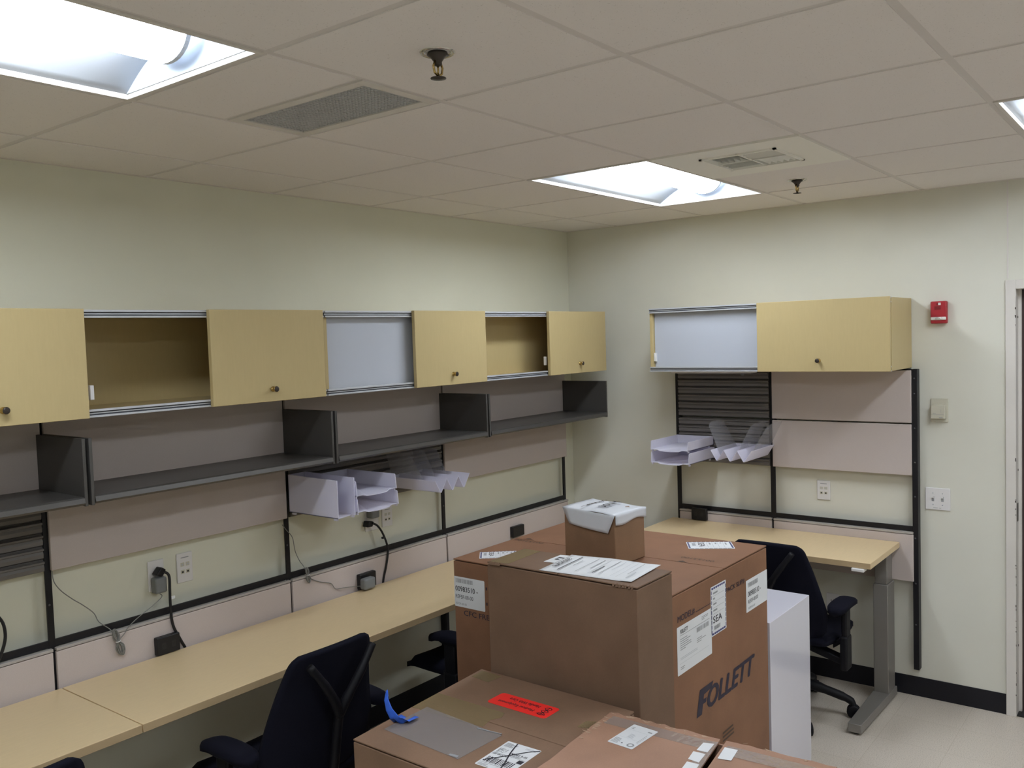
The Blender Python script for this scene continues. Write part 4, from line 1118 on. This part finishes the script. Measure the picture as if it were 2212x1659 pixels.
label_on(med, 'shipping_label', (V((-3.173, -1.792, FH)), V((.03, -1, 0)).normalized(), V((1, .03, 0)).normalized()), .116, .158, lab_ups, LM, 'white shipping label crossed out with black ink')
MB().foot([(-3.181, -1.739), (-2.998, -1.749), (-2.973, -1.427), (-3.163, -1.429)], FH+.0006, FH+.0016).build('plastic_pouch', 'pouch', med)
mb = MB(); mb.foot([(-3.005, -1.66), (-2.995, -1.745), (-2.992, -1.745), (-3.002, -1.66)], FH+.0017, FH+.0035)
mb.foot([(-3.17, -1.70), (-3.165, -1.73), (-3.176, -1.732), (-3.178, -1.702)], FH+.0017, FH+.0026)
mb.build('pouch_mark', 'ink_gray', med)
mb = MB().foot([(-3.00, -1.386), (-2.870, -1.379), (-2.872, -1.66), (-2.900, -1.672), (-2.935, -1.655), (-2.985, -1.665)], FH+.0003, FH+.0008)
mb.build('tape_strip', 'packing_tape', med)
MB().foot([(-2.74, -1.985), (-2.78, -1.90), (-2.83, -1.90), (-2.80, -1.985)], FH+.0003, FH+.0008).build('tape_strip', 'packing_tape', med)
MB().foot([(-2.70, -1.380), (-2.64, -1.378), (-2.645, -1.47), (-2.71, -1.46)], FH+.0003, FH+.0008).build('tape_strip', 'packing_tape', med)
# strip of blue masking tape stuck to the pouch with its free end standing up
def bt(u, v):
    p = [V((-3.062, -1.432, FH+.002)), V((-3.105, -1.446, FH+.004)), V((-3.122, -1.436, FH+.020)), V((-3.126, -1.416, FH+.044)), V((-3.118, -1.396, FH+.068)), V((-3.098, -1.380, FH+.088))]
    s = u*(len(p)-1); i = min(int(s), len(p)-2); q = p[i]*(1-(s-i))+p[i+1]*(s-i)
    wd = (.060*(1-u)**1.6+.020)*(1 if u < .9 else (1.05-u)/.15*.7+.3)
    side = V((.15, -.95, .1+.5*u)).normalized()*wd*(v-.5)*(1-.35*u)
    return q+side+V((0, 0, .006*math.sin(v*9)*(u < .4)))
MB().grid(bt, 20, 6, thick=.0006).build('tape_tab', 'tape_blue', med)['label'] = 'blue masking tape tab standing up'

# --- nearest carton at the bottom edge
NH = .840
t = thing('cardboard_box', 'scuffed carton nearest the camera with an open gap between its taped flaps', 'cardboard box', (-3.03, -2.3, 0), 'cardboard boxes')
NQ = [(-3.36, -2.625), (-2.712, -2.600), (-2.722, -2.004), (-3.345, -2.018)]
mb = MB(); q = NQ
for a, b in zip(q, q[1:]+q[:1]):
    A, B_ = V((*a, 0)), V((*b, 0)); n = Z_.cross(B_-A).normalized()*.006
    mb.prism([A, B_, B_+n, A+n], (0, 0, NH-.008))
mb.foot([(-3.355, -2.62), (-2.717, -2.595), (-2.727, -2.009), (-3.34, -2.022)], .0, .006)
mb.build('body', ['card_near'], t)
# flaps with ragged edges along the back and left sides
rr = random.Random(11)
def ragged(p, q, n, amp, nx, ny):
    return [(p[0]+(q[0]-p[0])*i/n+nx*rr.uniform(-amp, amp), p[1]+(q[1]-p[1])*i/n+ny*rr.uniform(-amp, amp)) for i in range(n+1)]
fl1 = ragged((-3.36, -1.990), (-2.728, -1.952), 22, .0022, 0, 1)+ragged((-2.722, -1.955), (-2.706, -2.300), 16, .005, 1, 0)[1:]+[(-3.36, -2.397)]
mb = MB().foot(fl1, NH-.006, NH+.001); mb.build('top_flap', ['card_near'], t)
fl2 = [(-3.37, -2.412)]+[(-2.708, -2.318)]+ragged((-2.704, -2.322), (-2.690, -2.615), 14, .003, 1, 0)[1:]+[(-3.37, -2.640)]
mb = MB().foot(fl2, NH-.006, NH+.0005); mb.build('top_flap', ['card_near'], t)
mb = MB()
for i in range(40):   # torn paper fibres along the crushed edges
    if i < 18: x, y = -2.722+rr.uniform(-.012, .004), -1.955-.33*rr.random()
    elif i < 36: x, y = -2.76-.17*rr.random(), -1.962+rr.uniform(-.010, .006)
    else: x, y = -2.70+rr.uniform(-.01, .004), -2.33-.25*rr.random()
    k = rr.uniform(.003, .008); z = NH+.0004
    mb.prism([(x, y, z), (x+k, y+rr.uniform(-.012, .012), z+rr.uniform(0, .0015)), (x+k*.3, y-k*rr.uniform(1, 3.2), z+rr.uniform(0, .002))], (0, 0, .0008))
o = mb.build('torn_edge', 'card_torn', t); o['kind'] = 'stuff'
mb = MB()
for pts in ([(-2.745, -1.975), (-2.737, -2.29)], [(-2.735, -2.335), (-2.722, -2.60)]):
    (ax, ay), (bx_, by) = pts
    MB().foot([(ax, ay), (bx_, by), (bx_-.052, by), (ax-.055, ay)], NH+.0012, NH+.0018).build('clear_tape', 'clear_tape', t)
MB().foot([(-2.74, -2.275), (-2.73, -2.305), (-3.33, -2.395), (-3.34, -2.365)], NH+.0019, NH+.0020).build('clear_tape', 'clear_tape', t)
mb.bm.free()
def lab_ge(mb, P, w, h, L):
    mb.lines(P, w*.10, h*.80, w*.12, h*.10, 2, 3, L, seed=2); mb.rect(P, w*.10, h*.74, w*.8, h*.006, 4, L)
    mb.lines(P, w*.35, h*.40, w*.3, h*.20, 5, 4, L, seed=3); mb.rect(P, w*.10, h*.36, w*.8, h*.006, 4, L)
    mb.lines(P, w*.06, h*.06, w*.30, h*.24, 6, 3, L, seed=5, fill=.4); mb.rect(P, w*.44, h*.10, w*.06, h*.035, 1, L)
    mb.art(P, [(w*.80+.011*math.cos(i*.5236), h*.13+.011*math.sin(i*.5236)) for i in range(12)], 3, L)
    mb.art(P, [(w*.80+.006*math.cos(i*.5236), h*.13+.006*math.sin(i*.5236)) for i in range(12)], 0, L+.0003)
    mb.rect(P, w*.86, h*.28, w*.015, h*.42, 3, L); mb.rect(P, w*.91, h*.26, w*.012, h*.36, 3, L); mb.rect(P, w*.75, h*.82, w*.16, h*.05, 3, L)
label_on(t, 'shipping_label', (V((-2.897, -2.047, NH+.0014)), V((-.06, -1, 0)).normalized(), V((1, -.06, 0)).normalized()), .082, .136, lab_ge, LM)
mb = MB()
for q in ([(-2.757, -2.272), (-2.747, -2.300), (-2.803, -2.306), (-2.807, -2.276)], [(-2.818, -2.272), (-2.815, -2.306), (-2.868, -2.312), (-2.866, -2.280)],
          [(-2.880, -2.284), (-2.877, -2.318), (-2.95, -2.330), (-2.95, -2.294)], [(-2.750, -2.332), (-2.745, -2.368), (-2.811, -2.378), (-2.820, -2.343)]):
    MB().foot(q, NH+.0020, NH+.0025).build('paper_patch', 'paper', t)
